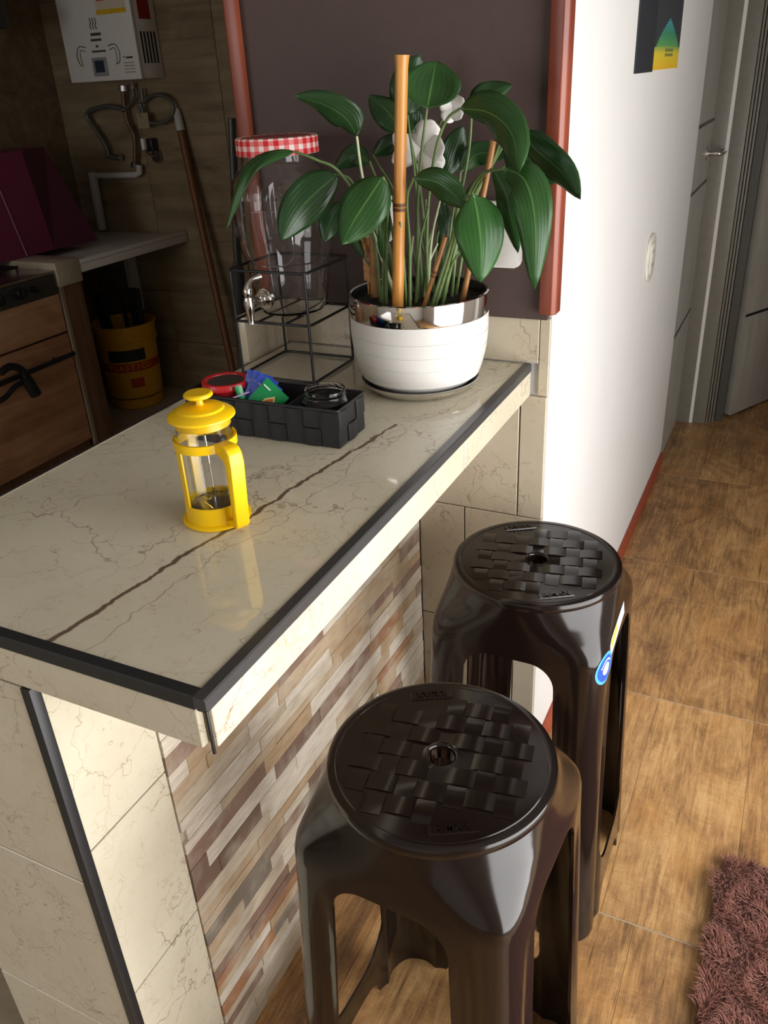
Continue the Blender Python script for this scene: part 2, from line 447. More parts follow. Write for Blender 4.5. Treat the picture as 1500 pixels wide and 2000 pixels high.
box('pane', 1.69, 1.695, WIN_Y0 + .04, WIN_Y1 - .04, WIN_Z0 + .04, WIN_Z1 - .04, M['glass'], bpy.data.objects['window_1'])
# baseboard
bb = prism('baseboard_hall', [(XP, 0), (XP + .012, 0), (XP + .012, .045), (XP + .006, .055), (XP, .055)], 'y', 1.07, 3.0, M['red_base']); struct(bb)
# pier tiles (face towards the camera)
zs = [0.0, .105, .405, .71, .985]
for zi in range(len(zs) - 1):
    z0, z1 = zs[zi], zs[zi + 1]
    for (a, b) in ([(-.25, -.02), (-.02, XP)] if zi % 2 else [(-.25, -.14), (-.14, XP)]):
        place_tile('pier_tile', 'pier_%d_%.2f' % (zi, a), (b - a, .01, z1 - z0), M['marble_pillar'], ((a + b) / 2, 1.063, (z0 + z1) / 2), PC)
for (a, b, z0, z1) in [(-.587, -.28, 1.05, 1.142), (-.28, .015, 1.05, 1.142), (.015, XP, .985, 1.142)]:
    place_tile('pier_tile', 'pier_up_%.2f' % a, (b - a, .01, z1 - z0), M['marble_pillar'], ((a + b) / 2, 1.063, (z0 + z1) / 2), PC)
# ---------------------------------------------------------------- doors at the end of the hall
D1 = struct(box('door_1', XP - .018, XP - .004, 3.0, 3.52, .004, 2.1, M['door']), 'pale grey hall door with dark inlaid lines')
for z in (1.10, 1.335, .55, 1.85):
    box('inlay', XP - .0042, XP - .0025, 3.005, 3.515, z - .006, z + .006, M['black'], D1)
hd = thing('lever_handle', 'chrome lever handle on the hall door', 'door handle', (XP - .004, 3.40, 1.215)); hd.parent = None
bpy.data.objects.remove(hd)
hz = bpy.data.objects.new('door_handle', None); COL.objects.link(hz); hz.parent = D1; hz['label'] = 'chrome lever handle'
v, f = tube_geo([(XP - .004, 3.40, 1.215), (XP + .004, 3.40, 1.215), (XP + .006, 3.40, 1.215)], [.028, .028, .024], 24)
mesh_obj('rose', v, f, M['chrome'], hz, True)
v, f = tube_geo(catmull([(XP + .004, 3.40, 1.215), (XP + .03, 3.40, 1.215), (XP + .05, 3.405, 1.213), (XP + .056, 3.44, 1.212), (XP + .056, 3.50, 1.212)], 6), .009, 12)
mesh_obj('lever', v, f, M['chrome'], hz, True)
T1 = struct(box('trim_1', XP - .02, .088, 3.52, 3.60, 0, 2.12, M['jamb'], bev=.002), 'grey door jamb')
T2 = struct(box('trim_2', .088, .102, 3.525, 3.60, 0, 2.12, M['wall_white']), 'narrow white wall strip between door jambs')
T3 = struct(box('trim_3', .102, .160, 3.53, 3.60, 0, 2.12, M['jamb'], bev=.002), 'grey moulded door jamb')
for xa in (.162, .174, .186):
    box('moulding', xa, xa + .009, 3.54 + (xa - .16) * .8, 3.60, 0, 2.12, M['jamb'], T3, bev=.002)
T4 = struct(box('trim_4', .198, .232, 3.585, 3.66, 0, 2.12, M['jamb_dark']), 'dark rebate of the second door frame')
D2 = thing('door_2', 'x', None); D2['kind'] = 'structure'; D2['label'] = 'open pale grey door with dark inlaid lines at the right edge'
D2.location = (.232, 3.665, 0); D2.rotation_euler = (0, 0, R(62))
box('leaf', 0, .80, -.035, 0, .012, 2.08, M['door'], D2, bev=.001)
for z in (1.105, 1.345, .5, 1.8): box('inlay', .0, .80, -.037, -.0345, z - .006, z + .006, M['black'], D2)

# ---------------------------------------------------------------- breakfast bar
BAR = thing('bar_base', 'tiled base of the breakfast bar with mosaic side under the countertop', 'counter base', (-.4, .5, 0))
def kid(o, parent):
    o.parent = parent; o.matrix_parent_inverse = Matrix.Translation(parent.location).inverted(); return o
kid(box('core', -.536, -.262, .010, 1.056, 0, .984, M['grout']), BAR)
for (z0, z1) in [(0, .31), (.31, .66), (.66, .984)]:
    kid(place_tile('front_tile', 'bar_front_%.2f' % z0, (.286, .010, z1 - z0), M['marble'], (-.402, .005, (z0 + z1) / 2), None), BAR)
    kid(place_tile('kitchen_side_tile', 'bar_kside_%.2f' % z0, (.010, 1.05, z1 - z0), M['marble'], (-.541, .528, (z0 + z1) / 2), None), BAR)
for (z0, z1) in [(0, .125), (.125, .415), (.415, .71), (.71, .984)]:
    kid(place_tile('side_tile', 'bar_side_%.2f' % z0, (.012, Y2 - .012, z1 - z0), M['marble'], (-.256, .012 + (Y2 - .012) / 2, (z0 + z1) / 2), None), BAR)
o = kid(prism('corner_trim', [(-.262, -.002), (-.2475, -.002), (-.2475, .013), (-.262, .013)], 'z', 0, .984, M['trim'], bev=.0015), BAR)
o['label'] = 'black corner profile'
MOS = kid(box('mosaic_panel', -.262, -.2565, Y2, 1.056, 0, .984, M['grout']), BAR)
def mosaicm():
    t = NT('mosaic_stone'); p = t.pos(); r_ = t.rnd()
    col = t.ramp(r_, [(0, hexc(216, 206, 190)), (.22, hexc(200, 186, 164)), (.38, hexc(190, 168, 140)), (.52, hexc(182, 156, 124)), (.66, hexc(140, 114, 100)), (.75, hexc(120, 98, 86)), (.81, hexc(166, 120, 88)), (.88, hexc(128, 120, 108)), (.92, hexc(208, 196, 176))], 'CONSTANT')
    st = t.noise(t.vmath('ADD', t.vmath('MULTIPLY', p, (10, 22, 120)), t.vmath('MULTIPLY', (1, 1, 1), t.math('MULTIPLY', r_, 90.0))), 1.0, 4, .6)
    cl = t.noise(p, 14, 3)
    col = t.mix(t.math('MULTIPLY', t.ramp(st, [(.4, (0, 0, 0)), (.75, (1, 1, 1))]), .45), col, hexc(120, 96, 78))
    col = t.mix(t.math('MULTIPLY', t.ramp(cl, [(.45, (0, 0, 0)), (.75, (1, 1, 1))]), .5), col, hexc(214, 204, 186))
    return t.out(col, .38, st.outputs[0], .15, .002)
M['mosaic'] = mosaicm()
strip_me = bpy.data.meshes.new('stone_strip')
_b = bmesh.new(); bm_box(_b, -.5, .5, -.5, .5, -.5, .5); _b.to_mesh(strip_me); _b.free(); strip_me.materials.append(M['mosaic'])
rs = random.Random(11); zz = .002; nstrip = 0
while zz < .975:
    hh = rs.choice([.021, .026, .031, .036])
    if zz + hh > .975: hh = .982 - zz
    yy = Y2 + .001 - rs.uniform(0, .1)
    while yy < 1.055:
        ll = rs.choice([.09, .12, .16, .20, .25])
        a, b = max(yy, Y2 + .001), min(yy + ll, 1.055)
        if 1.055 - b < .025: b = 1.055
        if b - a > .02:
            o = bpy.data.objects.new('stone_strip', strip_me); COL.objects.link(o)
            th = rs.uniform(.0062, .0085)
            o.scale = (th, b - a - .0005, hh - .0005); o.location = (-.2565 + th / 2, (a + b) / 2, zz + hh / 2)
            kid(o, BAR); o.parent = MOS; nstrip += 1
            o.matrix_parent_inverse = Matrix.Identity(4)
        yy = b if b > yy else yy + ll
    zz += hh
TOP = thing('countertop', 'glossy beige marble-look countertop with black edge trim and brown vein', 'countertop', (-.27, .5, H))
kid(box('top_tile', -W, -.013, .013, L, H - .012, H - .0005, M['marble_top']), TOP)
kid(box('slab_core', -W + .002, -.010, .010, L, H - T + .001, H - .0125, M['grout']), TOP)
kid(place_tile('edge_tile', 'edge_a', (.010, .684, T - .014), M['marble'], (-.005, .006 + .342, H - T + (T - .014) / 2), None), TOP)
kid(place_tile('edge_tile', 'edge_b', (.010, L - .69, T - .014), M['marble'], (-.005, .69 + (L - .69) / 2, H - T + (T - .014) / 2), None), TOP)
kid(place_tile('edge_tile', 'edge_c', (W - .012, .010, T - .014), M['marble'], (-(W - .012) / 2 - .012, .005, H - T + (T - .014) / 2), None), TOP)
# L-shaped black profiles on the edges and the mitred corner piece
for nm, pts, ax, a, b in [('edge_trim', [(-.0135, H - .010), (-.0135, H + .0012), (-.001, H + .0012), (.0008, H - .0006), (.0008, H - .0145), (-.010, H - .0145)], 'y', -.0008, L, ),
                          ('edge_trim', [(-.0135 + .0135 - .0008, H - .0145), (-.0008, H - .0006), (.001, H + .0012), (.0135, H + .0012), (.0135, H - .010), (.010, H - .0145)], 'x', -W, -.0136)]:
    o = kid(prism(nm, pts, ax, a, b, M['trim_lit'] if ax == 'y' else M['trim']), TOP); o['label'] = 'black edge profile'
o = kid(prism('edge_trim', [(-W - .007, H - .0145), (-W - .007, H + .001), (-W - .0015, H + .001), (-W - .0015, H - .0145)], 'y', 0, .90, M['trim']), TOP)
kid(prism('grout_line', [(-W - .0015, H - .012), (-W - .0015, H + .0006), (-W, H + .0006), (-W, H - .012)], 'y', 0, .90, M['grout']), TOP)
kid(box('corner_seam', -.0015, .0014, -.0014, .0015, H - T, H - .012, M['trim'], bev=.0004), TOP)
# short tiled upstand on the kitchen side of the counter's far end
UP = tag(box('tiled_upstand', -W - .032, -W - .008, .905, 1.057, H - .06, 1.142, M['marble_pillar'], bev=.0015), 'short beige tile upstand at the far left corner of the countertop', 'upstand')

# ---------------------------------------------------------------- brown board in its reddish frame
BD = thing('framed_board', 'large dark brown board between reddish wood side posts behind the plant', 'wall board', (-.27, 1.045, 1.155))
kid(box('panel', -.585, .032, 1.040, 1.0575, 1.1425, CEIL - .002, M['board']), BD)
kid(prism('frame_post', [(.020, 1.024), (.044, 1.018), (.052, 1.026), (.052, 1.0575), (.034, 1.0575), (.034, 1.038), (.020, 1.038)], 'z', 1.157, CEIL - .002, M['frame_wood'], bev=.002), BD)
kid(prism('frame_post', [(-.596, 1.022), (-.570, 1.022), (-.570, 1.038), (-.5875, 1.038), (-.5875, 1.0575), (-.600, 1.0575), (-.600, 1.026)], 'z', 1.157, CEIL - .002, M['frame_wood'], bev=.002), BD)

# outlet on the white wall
OUT = thing('wall_outlet', 'cream rounded socket plate on the white hall wall', 'outlet', (XP, 2.16, 1.04))
def rrect(hw, hh, r, n=6):
    out = []
    for cx, cy, a0 in [(hw - r, hh - r, 0), (-hw + r, hh - r, 90), (-hw + r, -hh + r, 180), (hw - r, -hh + r, 270)]:
        for k in range(n + 1):
            a = R(a0 + 90 * k / n); out.append((cx + r * math.cos(a), cy + r * math.sin(a)))
    return out
prism('plate', rrect(.058, .068, .045), 'x', .0005, .008, M['cream_plastic'], OUT, bev=.0015)
prism('socket_face', rrect(.032, .045, .01), 'x', .008, .0105, M['cream_plastic'], OUT, bev=.001)
for z in (-.02, .02):
    for y in (-.008, .008): box('slot', .0104, .0109, y - .0015, y + .0015, z - .006, z + .006, M['black'], OUT)
# poster
def posterm():
    t = NT('poster_print'); p = t.obj(); s = t.n('SeparateXYZ', {0: p}); y, z = s.outputs[1], s.outputs[2]
    g_ = t.ramp(t.math('MULTIPLY', z, 7.0), [(.0, hexc(232, 186, 40)), (.25, hexc(222, 200, 54)), (.38, hexc(90, 156, 88)), (.56, hexc(58, 136, 100)), (.74, hexc(66, 146, 150)), (.9, hexc(70, 140, 150))])
    # dark serrated surround: bell-shaped boundary
    saw = t.math('MULTIPLY', t.math('PINGPONG', t.math('MULTIPLY', z, 160.0), .5), .05)
    halfw = t.math('SUBTRACT', .215, t.math('MULTIPLY', t.math('POWER', t.math('MAXIMUM', t.math('SUBTRACT', z, .03), 0.0), 1.6), 10.5))
    d = t.math('ADD', t.math('ABSOLUTE', t.math('SUBTRACT', y, .20)), saw)
    msk = t.math('MULTIPLY', t.math('GREATER_THAN', d, halfw), t.math('GREATER_THAN', z, .05))
    return t.out(t.mix(msk, g_, hexc(52, 56, 62)), .4)
PO = thing('poster', 'dark poster with blue, green and yellow panel on the white wall', 'poster', (XP, 1.66, 1.536))
box('dark_panel', .0008, .004, .015, .235, 0, .62, plain('poster_black', hexc(38, 40, 46), .5), PO)
box('colour_panel', 0.0, .003, 0, .40, 0, .62, posterm(), PO).location = (.001, .238, 0.003)
for i in range(2):
    for k in range(5): box('print_mark', .0041, .0046, .40 + k * .026, .418 + k * .026, .032 + i * .011, .039 + i * .011, plain('poster_ink', hexc(96, 110, 60), .5), PO)

# ---------------------------------------------------------------- moulded plastic stools
SH = .77
def stool_r(th, z):
    """outer radius of the stool body at angle th and height z"""
    key = [(.752, .1525, 2.0), (.742, .1535, 2.15), (.728, .1545, 2.5), (.712, .156, 3.3), (.696, .158, 4.6), (.680, .160, 6.4), (.664, .1615, 7.0), (.60, .1635, 7.0), (.0, .188, 7.2)]
    if z >= key[0][0]: a, n = key[0][1:]
    else:
        for (z1, a1, n1), (z0, a0, n0) in zip(key[:-1], key[1:]):
            if z0 <= z <= z1:
                t = (z1 - z) / (z1 - z0); a = a1 + (a0 - a1) * t; n = n1 + (n0 - n1) * t; break
        else: a, n = key[-1][1:]
    c, s = abs(math.cos(th)), abs(math.sin(th))
    r = a / (c ** n + s ** n) ** (1 / n)
    if z < .64:
        k = min(1, (.64 - z) / .12)
        d = (th % (PI / 2)) - PI / 4
        for s_ in (-1, 1):
            r *= 1 - .035 * k * math.exp(-((d - s_ * .235) / .045) ** 2)
    return r
def build_stool_meshes():
    NS = 160
    zrows = [.752, .747, .742, .735, .728, .720, .712, .704, .696, .688, .680, .672, .664, .656, .645, .632, .62, .60, .58, .55] + [.5 - .05 * k for k in range(10)] + [.0]
    verts, faces = [], []
    TH = .0045
    rings = []
    def ring(fr, z):
        i0 = len(verts)
        for k in range(NS):
            th = 2 * PI * k / NS; r = fr(th); verts.append((r * math.cos(th), r * math.sin(th), z))
        rings.append(i0)
    ring(lambda t: .12, .752)
    for z in zrows: ring(lambda t, z=z: stool_r(t, z), z)
    for z in zrows[::-1][:-2]: ring(lambda t, z=z: stool_r(t, z) - TH, min(z, .747))
    ring(lambda t: .12, .747)
    n = len(rings)
    for i in range(n):
        a, b = rings[i], rings[(i + 1) % n]
        for k in range(NS):
            k2 = (k + 1) % NS; faces.append((a + k, b + k, b + k2, a + k2))
    body = mesh_obj('stool_tmp', verts, faces, M['stool'])
    def opening(hw_t, hw_b, z0, z1, rt, rb):
        # outline with rounded top (rt) and bottom (rb) corners
        pts = []
        def hw(z): return hw_b + (hw_t - hw_b) * (z - z0) / (z1 - z0)
        for k in range(9):
            a = R(90 * k / 8); pts.append((hw(z1) - rt + rt * math.cos(a), z1 - rt + rt * math.sin(a)))
        pts += [(-x, z) for x, z in pts[::-1]]
        low = []
        for k in range(9):
            a = R(180 + 90 * k / 8); low.append((-(hw(z0) - rb) + rb * math.cos(a), z0 + rb + rb * math.sin(a)))
        pts += low + [(-x, z) for x, z in low[::-1]]
        return pts
    cuts = []
    for ax in 'xy':
        cuts.append(prism('cut', opening(.082, .098, .125, .655, .045, .07), ax, -.3, .3, M['stool']))
        cuts.append(prism('cut', opening(.085, .112, -.08, .058, .05, .02), ax, -.3, .3, M['stool']))
    for c in cuts:
        md = body.modifiers.new('b', 'BOOLEAN'); md.object = c; md.operation = 'DIFFERENCE'; md.solver = 'EXACT'
    dg = bpy.context.evaluated_depsgraph_get(); me = bpy.data.meshes.new_from_object(body.evaluated_get(dg))
    for c in cuts + [body]: bpy.data.objects.remove(c)
    bm = bmesh.new(); bm.from_mesh(me)
    def bis(co, no, sel=None):
        fs = [f for f in bm.faces if sel is None or sel(f)]
        g = set(fs); 
        for f in fs: g.update(f.edges); g.update(f.verts)
        bmesh.ops.bisect_plane(bm, geom=list(g), plane_co=co, plane_no=no, dist=1e-6)
    ZS = .605
    bis((0, 0, ZS), (0, 0, 1))
    low = lambda f: f.calc_center_median().z < .22
    for a in (-.10, .10):
        bis((a, 0, 0), (1, 0, 0), low); bis((0, a, 0), (0, 1, 0), low)
    me2 = bpy.data.meshes.new('t'); bm.to_mesh(me2); bm.free()
    me2.polygons.foreach_set('use_smooth', [True] * len(me2.polygons)); me2.set_sharp_from_angle(angle=R(38))
    cn = [tuple(c.vector) for c in me2.corner_normals]
    groups = {}
    for p in me2.polygons:
        c = p.center
        if c.z > ZS: k = 'apron'
        else:
            if c.z < .2 and (abs(c.x) < .10 or abs(c.y) < .10): k = 'stretcher%d' % (0 if abs(c.x) < .10 and c.y > 0 else 1 if abs(c.x) < .10 else 2 if c.x > 0 else 3)
            else: k = 'leg%d' % ((1 if c.x > 0 else 0) + (2 if c.y > 0 else 0))
        groups.setdefault(k, []).append(p)
    out = []
    for k, ps in groups.items():
        mp, vs, fs, ns = {}, [], [], []
        for p in ps:
            f = []
            for vi, li in zip(p.vertices, p.loop_indices):
                if vi not in mp: mp[vi] = len(vs); vs.append(tuple(me2.vertices[vi].co))
                f.append(mp[vi]); ns.append(cn[li])
            fs.append(f)
        m_ = bpy.data.meshes.new(k.rstrip('0123')); m_.from_pydata(vs, [], fs); m_.update()
        m_.polygons.foreach_set('use_smooth', [True] * len(m_.polygons)); m_.normals_split_custom_set(ns)
        m_.materials.append(M['stool']); out.append((k.rstrip('0123'), m_))
    bpy.data.meshes.remove(me); bpy.data.meshes.remove(me2)
    return out
def build_stool(label, loc, rz):
    st = thing('plastic_stool', label, 'stool', loc, rz, 'tall brown plastic stools')
    for nm, me in build_stool_meshes():
        o = bpy.data.objects.new(nm, me); COL.objects.link(o); o.parent = st
    # seat disc with centre hole
    prof = [(.0175, .745), (.0175, .763), (.0185, .7665), (.021, .768), (.024, .7665), (.027, .7650), (.1375, .7650), (.1385, .7660), (.1402, .7660), (.1412, .765), (.147, .7650), (.1508, .7636), (.1526, .7595), (.1530, .752), (.1515, .748), (.12, .745)]
    lathe('seat', prof, M['stool'], st, 96, closed=True, angle=45)
    # basket-weave relief
    bm = bmesh.new(); rw = random.Random(3); P_ = .0385
    ca, sa = math.cos(R(12)), math.sin(R(12))
    for i in range(-6, 7):
        for j in range(-6, 7):
            hor = (i + j) % 2 == 0
            lx, ly = (.0215, .0140) if hor else (.0120, .0200)
            cx, cy = i * P_ * .82, j * P_ * .82
            
            x, y = cx * ca - cy * sa, cx * sa + cy * ca
            rr = math.hypot(x, y)
            if rr > .119 or rr < .034: continue
            if any(abs(math.atan2(y, x) - q) < .34 and rr > .088 for q in (-PI / 2 + .55, PI / 2 + .55)): continue
            zb = .7648; tilt = rw.choice([-1, 1]) * .0012
            vs = []
            for (u, v_, z_) in [(-1, -1, 0), (1, -1, 0), (1, 1, 0), (-1, 1, 0)]:
                pass
            def pt(u, v_, z_):
                a, b = cx + u, cy + v_
                return bm.verts.new((a * ca - b * sa, a * sa + b * ca, z_))
            nu = 3
            lo, hi = [], []
            hl, hs = (lx, ly) if hor else (ly, lx)
            rowsv = []
            for q in range(5):
                t = -1 + 2 * q / 4
                hgt = .0005 + .0021 * (1 - t * t) + tilt * t * .4
                row = []
                for s_ in (-1, 1):
                    u, v_ = (t * hl, s_ * hs) if hor else (s_ * hs, t * hl)
                    row.append(pt(u, v_, zb + max(.0003, hgt)))
                u, v_ = (t * hl, -hs) if hor else (-hs, t * hl); row.insert(0, pt(u, v_, zb))
                u, v_ = (t * hl, hs) if hor else (hs, t * hl); row.append(pt(u, v_, zb))
                rowsv.append(row)
            for q in range(4):
                for k in range(3): bm.faces.new((rowsv[q][k], rowsv[q][k + 1], rowsv[q + 1][k + 1], rowsv[q + 1][k]))
            bm.faces.new(rowsv[0]); bm.faces.new(rowsv[4][::-1])
    wv = bm_obj('weave_relief', bm, M['stool'], st, True, angle=25)
    # two moulded name plaques
    for a in (-PI / 2 + .55, PI / 2 + .55):
        c = Vector((.1205 * math.cos(a), .1205 * math.sin(a), .765)); ux = Vector((-math.sin(a), math.cos(a), 0))
        uy = Vector((-math.cos(a), -math.sin(a), 0))
        if a > 0: pass
        mm = frame_matrix(c, ux, uy)
        pl = mesh_obj('name_plaque', [mm @ Vector(q) for q in [(-.031, -.0075, 0), (.031, -.0075, 0), (.031, .0075, 0), (-.031, .0075, 0), (-.0298, -.0064, .0022), (.0298, -.0064, .0022), (.0298, .0064, .0022), (-.0298, .0064, .0022)]],
                      [(4, 5, 6, 7), (0, 1, 5, 4), (1, 2, 6, 5), (2, 3, 7, 6), (3, 0, 4, 7)], M['stool'], st)
        text_obj('lettering', 'RIMAX', .0150, .0011, M['stool'], pl, mm @ Matrix.Translation((0, 0, .0028)))
    return st
ST_NEAR = build_stool('glossy dark brown plastic stool nearest the camera, without any sticker', (.118, .288, 0), R(-3))
ST_FAR = build_stool('glossy dark brown plastic stool by the white wall with blue sticker', (.094, .812, 0), R(0))
# stickers on the far stool
def stick_patch(name, fn, nu, nv, mat, parent, off=.0008):
    vs = []; fs = []
    for i in range(nu + 1):
        for j in range(nv + 1):
            th, z = fn(i / nu, j / nv); r = stool_r(th, z) + off; vs.append((r * math.cos(th), r * math.sin(th), z))
    for i in range(nu):
        for j in range(nv): fs.append((i * (nv + 1) + j, (i + 1) * (nv + 1) + j, (i + 1) * (nv + 1) + j + 1, i * (nv + 1) + j + 1))
    return mesh_obj(name, vs, fs, mat, parent, True)
def disc_patch(name, th0, z0, r0, r1, mat, parent, off):
    def fn(u, v):
        rr = r0 + (r1 - r0) * u; a = 2 * PI * v
        R0 = stool_r(th0, z0)
        return th0 + rr * math.cos(a) / R0, z0 + rr * math.sin(a)
    return stick_patch(name, fn, 3, 40, mat, parent, off)
TS, ZSK = -PI / 4 + .15, .650
stk = disc_patch('round_sticker', TS, ZSK, 0.0, .029, plain('sticker_lightblue', hexc(70, 160, 230), .35), ST_FAR, .0008); stk['label'] = 'round blue sticker'
disc_patch('ring', TS, ZSK, .009, .0235, plain('sticker_blue', hexc(28, 76, 180), .35), stk, .0012)
disc_patch('badge', TS, ZSK, .0, .0115, plain('sticker_white', (.8, .82, .88), .35), stk, .0015)
for k in range(9):
    a = R(30 + k * 15); disc_patch('letter_mark', TS + .0172 * math.cos(a) / .2, ZSK + .0172 * math.sin(a), 0, .0019, _mc['sticker_white'], stk, .0016)
lb = stick_patch('long_label', lambda u, v: (TS + .10 + u * .66, .650 + .026 * u ** .5 + v * .030 * (1 - .2 * u)), 16, 4, plain('label_white', hexc(206, 210, 236), .35), ST_FAR, .0007); lb['label'] = 'pale blue and yellow paper label'
stick_patch('yellow_band', lambda u, v: (TS + .14 + u * .24, .670 + .010 * u + v * .014), 8, 3, plain('label_yellow', hexc(230, 205, 60), .4), lb, .0011)

# ---------------------------------------------------------------- shaggy rug
RUG = thing('shaggy_rug', 'brown long-pile shaggy rug on the wooden floor', 'rug', (.77, .53, 0))
RX, RY, RZ = .285, .43, .020
prism('backing', rrect(RX - .012, RY - .012, .06), 'z', .001, RZ, plain('rug_backing', hexc(70, 36, 28), .9), RUG)
def rugm():
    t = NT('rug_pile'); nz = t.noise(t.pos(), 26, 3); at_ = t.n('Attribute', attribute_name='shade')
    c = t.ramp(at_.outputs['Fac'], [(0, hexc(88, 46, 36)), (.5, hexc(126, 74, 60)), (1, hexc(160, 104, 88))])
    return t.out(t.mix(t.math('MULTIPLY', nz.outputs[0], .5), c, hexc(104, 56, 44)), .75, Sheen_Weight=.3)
rv, rf, rsd = [], [], []
rr_ = random.Random(5)
n_tuft = 44000
while len(rf) < n_tuft * 2:
    x, y = rr_.uniform(-RX, RX), rr_.uniform(-RY, RY)
    ex, ey = max(0, abs(x) - (RX - .06)), max(0, abs(y) - (RY - .06))
    if math.hypot(ex, ey) > .055: continue
    # clumps share a lean direction
    a = math.sin(x * 41 + y * 13) * 2.4 + math.cos(y * 37 - x * 9) * 2.4 + rr_.gauss(0, .5)
    ln = rr_.uniform(.016, .028); lean = rr_.uniform(.45, .95)
    d = Vector((math.cos(a) * lean, math.sin(a) * lean, 1)).normalized() * ln
    s = Vector((-math.sin(a + rr_.uniform(-1, 1)), math.cos(a), 0)) * .0008
    b = Vector((x, y, .012)); m1 = b + d * .55 + Vector((0, 0, .003)); e = b + d + Vector((d.x, d.y, -.01)) * .35
    i0 = len(rv); rv += [b - s, b + s, m1 + s, m1 - s, e]
    rf += [(i0, i0 + 1, i0 + 2, i0 + 3), (i0 + 3, i0 + 2, i0 + 4)]
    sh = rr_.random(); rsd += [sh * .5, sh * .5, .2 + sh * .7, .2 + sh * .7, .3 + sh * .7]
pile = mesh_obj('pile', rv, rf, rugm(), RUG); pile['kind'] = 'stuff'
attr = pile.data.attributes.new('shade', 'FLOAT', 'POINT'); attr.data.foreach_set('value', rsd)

# ---------------------------------------------------------------- yellow french press
PB = Vector((-.209, .312, H))
PR = thing('french_press', 'yellow french press with glass beaker standing on the countertop', 'french press', PB, R(0))
def band(name, r0, r1, z0, z1, mat, parent, seg=64):
    return lathe(name, [(r0, z0), (r1, z0), (r1, z1), (r0, z1)], mat, parent, seg, closed=True)
PR.scale = (.95, .95, .95)
lathe('base', [(0, .0), (.0455, .0), (.0475, .002), (.0475, .0045), (.0455, .006), (.0415, .0068), (.0415, .030), (.0400, .0315), (.0385, .030), (.0385, .008), (0, .008)], M['yellow'], PR)
band('ring', .0388, .0425, .112, .124, M['yellow'], PR)
ha = R(-22)     # handle direction
for a in (ha + R(95), ha + R(180), ha - R(95)):
    pts = []
    for s_ in (-1, 1):
        for r in (.0388, .0418):
            pts.append((r * math.cos(a + s_ * .17), r * math.sin(a + s_ * .17)))
    pts = [pts[0], pts[1], pts[3], pts[2]]
    prism('upright', pts, 'z', .028, .114, M['yellow'], PR, bev=.0008)
# handle: broad D-shaped grip, joined to ring and base
def handle_geo():
    pts = [(.040, .124), (.060, .1255), (.0665, .123), (.0715, .112), (.0715, .030), (.0695, .013), (.064, .0085), (.060, .010), (.061, .030), (.0615, .100), (.058, .109), (.040, .112)]
    pts = [(.038, .125), (.062, .126), (.069, .1235), (.0735, .117), (.0745, .105), (.0695, .012), (.066, .0075), (.0605, .0085), (.0535, .018), (.0400, .030), (.040, .021), (.0515, .0125), (.0578, .016), (.0625, .100), (.060, .107), (.0555, .1105), (.038, .1115)]
    return pts
hp = handle_geo()
hpoly = [(.038, .1255), (.061, .1265), (.0685, .124), (.0735, .117), (.0740, .104), (.0690, .012), (.0655, .0075), (.0600, .0085), (.0580, .014), (.0628, .098), (.0605, .106), (.0555, .110), (.038, .1115)]
ho = prism('handle', hpoly, 'y', -.0105, .0105, M['yellow'], PR, bev=.0022); ho.rotation_euler = (0, 0, ha)
h2 = prism('handle_foot', [(.040, .0065), (.066, .0075), (.0655, .030), (.060, .018), (.040, .012)], 'y', -.009, .009, M['yellow'], PR, bev=.001); h2.rotation_euler = (0, 0, ha)
lathe('beaker', [(0, .010), (.0355, .010), (.0375, .013), (.0375, .150), (.0385, .1525), (.0365, .1525), (.0360, .150), (.0360, .0145), (.0345, .012), (0, .012)], M['glass'], PR)
lid = lathe('lid', [(0, .1535), (.034, .1535), (.0345, .141), (.0362, .140), (.0368, .1525), (.0430, .1505), (.0448, .1520), (.0444, .1545), (.0405, .1580), (.0320, .1612), (.0302, .1640), (.0250, .1660), (.0060, .1675), (.0048, .170), (.0048, .1760), (.0040, .178), (0, .178)], M['yellow'], PR)
lathe('knob', [(0, .1755), (.0050, .1755), (.0175, .1785), (.0193, .1805), (.0190, .1828), (.0168, .1845), (0, .1850)], M['yellow'], PR)
lathe('plunger_rod', [(0, .020), (.0016, .020), (.0016, .154), (0, .154)], M['chrome'], PR, 12)
lathe('filter_disc', [(0, .0185), (.0335, .0185), (.0350, .020), (.0350, .0235), (.030, .0245), (.010, .0260), (0, .0262)], M['steel'], PR)
bm = bmesh.new()
sv = []
for k in range(34):
    for rr in (0,):
        a0 = 2 * PI * k / 34
        v_, f_ = tube_geo([(.0352 * math.cos(a0 + q * .12), .0352 * math.sin(a0 + q * .12), .022 + .0035 * math.sin(q * PI / 2)) for q in range(4)], .0007, 5)
        sv.append((v_, f_))
vv, ff = [], []
for v_, f_ in sv:
    n0 = len(vv); vv += v_; ff += [tuple(i + n0 for i in f) for f in f_]
bm.free()
mesh_obj('filter_spring', vv, ff, M['chrome'], PR, True)
# small printed emblem on the glass, towards the camera
ga = math.atan2(CAM.y - PB.y, CAM.x - PB.x) - .25
def onb(u, z): return (.0380 * math.cos(ga + u / .038), .0380 * math.sin(ga + u / .038), z)
GOLD = plain('gold_print', hexc(206, 172, 60), .35, .6)
for pth in ([(-.006, .052), (-.002, .049), (-.004, .043), (.001, .038), (.005, .033)], [(-.002, .049), (.003, .047), (.005, .050)], [(-.004, .043), (-.008, .040), (-.007, .034)], [(-.006, .030), (.0, .0292), (.006, .030)]):
    tube('emblem', catmull([onb(u, z) for u, z in pth], 4), .0008, GOLD, PR, 5)

